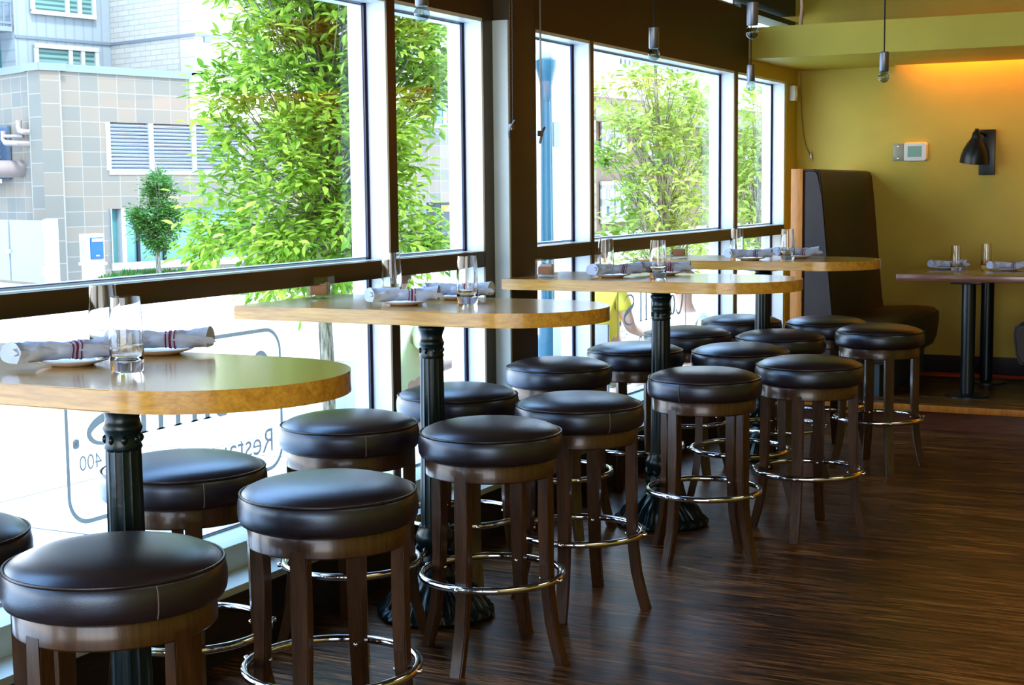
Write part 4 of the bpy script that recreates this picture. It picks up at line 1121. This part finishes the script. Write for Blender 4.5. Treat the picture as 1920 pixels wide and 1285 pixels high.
# --- people on the terrace
def skinmesh(name, V, E, Rr, m_, parent, sub=2):
    me = bpy.data.meshes.new(name); me.from_pydata(V, E, []); o = link(name, me, m_)
    md = o.modifiers.new('s', 'SKIN'); 
    for i, r_ in enumerate(Rr):
        sv = me.skin_vertices[0].data[i] if me.skin_vertices else None
        if sv: sv.radius = (r_, r_) if not isinstance(r_, tuple) else r_
    if me.skin_vertices: me.skin_vertices[0].data[0].use_root = True
    o.modifiers.new('u', 'SUBSURF').levels = sub; o.modifiers['u'].render_levels = sub
    dg = bpy.context.evaluated_depsgraph_get(); dg.update()
    m2 = bpy.data.meshes.new_from_object(o.evaluated_get(dg)); bpy.data.objects.remove(o)
    if not m2.materials: m2.materials.append(m_)
    for p_ in m2.polygons: p_.use_smooth = True
    o = bpy.data.objects.new(name, m2); C.objects.link(o); o.parent = parent; return o
def person(loc, rz, label, shirt, pants, hairc, arm=0):
    """seated person facing local +Y, seat height .45 above the ground"""
    t = root('person', label, 'person', loc); t.rotation_euler.z = rz
    V = [(0, 0, .52), (0, .0, .72), (0, -.01, .92), (0, 0, 1.06), (0, .01, 1.14), (0, .03, 1.24), (0, .03, 1.30)]
    Rr = [.14, .125, .15, .075, .052, .085, .07]
    E = [(i, i+1) for i in range(6)]
    def chain_(a, pts, rs):
        prev = a
        for p_, r_ in zip(pts, rs): V.append(p_); Rr.append(r_); E.append((prev, len(V)-1)); prev = len(V)-1
        return prev
    arms = []
    for s in (-1, 1):
        h = chain_(2, [(s*.17, 0, 1.0), (s*.23, .04, .76), (s*.20, .24, .70+.06*arm), (s*.19, .30, .70+.06*arm)], [.055, .042, .028, .034])
        for k in range(4): chain_(h, [(s*(.165+.016*k), .345, .70+.06*arm), (s*(.165+.016*k), .375-.004*abs(k-1.5), .685+.06*arm)], [.009, .008])
        chain_(h, [(s*.155, .315, .71+.06*arm), (s*.145, .34, .70+.06*arm)], [.010, .009])
        chain_(0, [(s*.10, .08, .50), (s*.12, .46, .50), (s*.12, .48, .10), (s*.12, .58, .035)], [.085, .062, .042, .035])
    body = skinmesh('body', V, E, Rr, SKIN, t)
    # face
    bm = bmesh.new()
    bmesh.ops.create_uvsphere(bm, u_segments=12, v_segments=8, radius=.014, matrix=Matrix.Translation((0, .122, 1.235)) @ Matrix.Diagonal((.8, 1.1, 1.5, 1)))
    for s in (-1, 1): bmesh.ops.create_uvsphere(bm, u_segments=10, v_segments=8, radius=.018, matrix=Matrix.Translation((s*.088, .025, 1.24)) @ Matrix.Diagonal((.4, .8, 1.4, 1)))
    fin('face_features', bm, SKIN, t, 60)
    bm = bmesh.new()
    for s in (-1, 1): bmesh.ops.create_uvsphere(bm, u_segments=8, v_segments=6, radius=.009, matrix=Matrix.Translation((s*.032, .104, 1.262)))
    fin('eyes', bm, HAIRM, t, 60)
    bm = bmesh.new(); bmesh.ops.create_uvsphere(bm, u_segments=10, v_segments=6, radius=.02, matrix=Matrix.Translation((0, .108, 1.198)) @ Matrix.Diagonal((1, .4, .35, 1))); fin('mouth', bm, PACK, t, 60)
    bm = bmesh.new(); bmesh.ops.create_uvsphere(bm, u_segments=20, v_segments=14, radius=.108, matrix=Matrix.Translation((0, .008, 1.275)) @ Matrix.Diagonal((.98, 1.05, 1.0, 1)))
    bmesh.ops.delete(bm, geom=[v_ for v_ in bm.verts if v_.co.z < 1.2 or (v_.co.y > .05 and v_.co.z < 1.31)], context='VERTS'); fin('hair', bm, hairc, t, 60)
    V2 = [(0, 0, .52), (0, 0, .72), (0, -.01, .92), (0, 0, 1.05)]; R2 = [.158, .145, .168, .085]; E2 = [(0, 1), (1, 2), (2, 3)]
    for s in (-1, 1):
        V2 += [(s*.17, 0, 1.0), (s*.205, .02, .86)]; R2 += [.068, .06]; n_ = len(V2); E2 += [(2, n_-2), (n_-2, n_-1)]
    skinmesh('shirt', V2, E2, R2, shirt, t)
    V3 = [(0, 0, .50)]; R3 = [.15]; E3 = []
    for s in (-1, 1):
        V3 += [(s*.10, .08, .50), (s*.12, .30, .50)]; R3 += [.10, .086]; n_ = len(V3); E3 += [(0, n_-2), (n_-2, n_-1)]
    skinmesh('shorts', V3, E3, R3, pants, t)
    return t
def patio_chair():
    r = root('patio_chair', 'x', 'chair', group='patio chairs')
    bm = bmesh.new(); box(bm, -.22, .22, -.18, .24, .365, .385, .008); fin('seat', bm, CHAIRM, r, 40)
    bm = bmesh.new(); box(bm, -.22, .22, -.235, -.215, .50, .80, .008); fin('backrest', bm, CHAIRM, r, 40)
    for x in (-.21, .21):
        for y_ in (-.22, .22):
            bm = bmesh.new(); tube(bm, [(x, y_, 0), (x, y_, .375 if y_ > 0 else .80)], .012, 8); fin('leg', bm, CHAIRM, r, 60)
    return r
PEO = [(1122, 10.2, -.15, 'person in a yellow shirt with bare forearms, seated outside beyond the third table', SHIRTY, SHIRTY, 0),
       (1285, 9.8, 2.8, 'person with bare arms seated outside near the window lettering right of the column', SHIRTW, PANTS, 0),
       (738, 8.0, -.14, 'person in a pale yellow green shirt seated outside behind the second table leg', SHIRTG, PANTS, 1)]
ch0 = patio_chair()
for i, (px, d, rz, lab, sh_, pa_, ar) in enumerate(PEO):
    p = dist_pt(px, 640, d); pr_ = person((p.x, p.y, GZ), rz, lab, sh_, pa_, HAIRM, ar)
    o = ch0 if i == 0 else copy_tree(ch0)
    if i == 1: pr_.scale = (.85, .85, .85)
    o.location = (p.x, p.y, GZ); o.rotation_euler.z = rz; o.scale = pr_.scale; o['label'] = 'grey metal patio chair under the '+lab.split(',')[0].split(' seated')[0]

# ------------------------------------------------------------------ light
w = bpy.data.worlds.new('sky'); bpy.context.scene.world = w; w.use_nodes = True
bg = w.node_tree.nodes['Background']; bg.inputs[1].default_value = 4.4
wn_ = w.node_tree.nodes; wl = w.node_tree.links
tc = wn_.new('ShaderNodeTexCoord'); sx = wn_.new('ShaderNodeSeparateXYZ'); cr = wn_.new('ShaderNodeValToRGB')
wl.new(tc.outputs['Generated'], sx.inputs[0]); wl.new(sx.outputs[2], cr.inputs[0]); wl.new(cr.outputs[0], bg.inputs[0])
cr.color_ramp.elements[0].position = .06; cr.color_ramp.elements[0].color = (1, 1, 1, 1)
cr.color_ramp.elements[1].position = .42; cr.color_ramp.elements[1].color = (.38, .62, 1, 1)
sun = bpy.data.lights.new('sun', 'SUN'); sun.energy = 4.0; sun.angle = math.radians(8); sun.color = (1, .96, .88)
so = bpy.data.objects.new('sun', sun); C.objects.link(so)
so.rotation_euler = Vector((-.55, .45, -1)).to_track_quat('-Z', 'Y').to_euler()
def area(name, loc, to, sx, sy, e, col, portal=False, spread=None):
    L = bpy.data.lights.new(name, 'AREA'); L.shape = 'RECTANGLE'; L.size = sx; L.size_y = sy; L.energy = e; L.color = col
    o = bpy.data.objects.new(name, L); C.objects.link(o); o.location = loc
    o.rotation_euler = (Vector(to)-Vector(loc)).to_track_quat('-Z', 'Y').to_euler()
    if spread: L.spread = spread
    if portal: L.cycles.is_portal = True
    return o
area('sky_portal_windows', (-3.2, 4.0, 1.24), (0, 4.0, 1.24), 13.2, 1.95, 1, (1, 1, 1), True)
area('sky_portal_rear', (.2, YB-.2, 1.6), (.2, 5, 1.6), 4.8, 2.4, 1, (1, 1, 1), True)
area('ceiling_fill', (.6, 2.5, 3.25), (.6, 2.5, 0), 1.6, 3.0, 18, (1, .88, .66))  # added overhead fill to brighten the room, no fixture behind it
area('ceiling_fill', (.6, 6.5, 3.25), (.2, 6.6, 0), 1.6, 3.0, 20, (1, .88, .66))  # second added fill, farther along the room
# cove strips: amber light inside the soffit slot and on top of it
area('cove_light', (.45, YW-.06, SZ1-.02), (.45, YW-.055, 1), 5.3, .05, 28, (1, .30, .02), spread=math.radians(110))
area('cove_uplight', (.6, 10.2, SZ1+.05), (.6, 10.5, 3.3), 3.6, .1, 16, (1, .14, .01), spread=math.radians(120))
sc = bpy.context.scene
sc.view_settings.view_transform = 'Standard'; sc.view_settings.look = 'Medium High Contrast'; sc.view_settings.exposure = .45; sc.view_settings.gamma = 1
sc.cycles.max_bounces = 10; sc.cycles.transparent_max_bounces = 16; sc.cycles.transmission_bounces = 10; sc.cycles.diffuse_bounces = 5
sc.cycles.caustics_reflective = False; sc.cycles.caustics_refractive = False
sc.cycles.sample_clamp_indirect = 6
sc.cycles.use_denoising = True
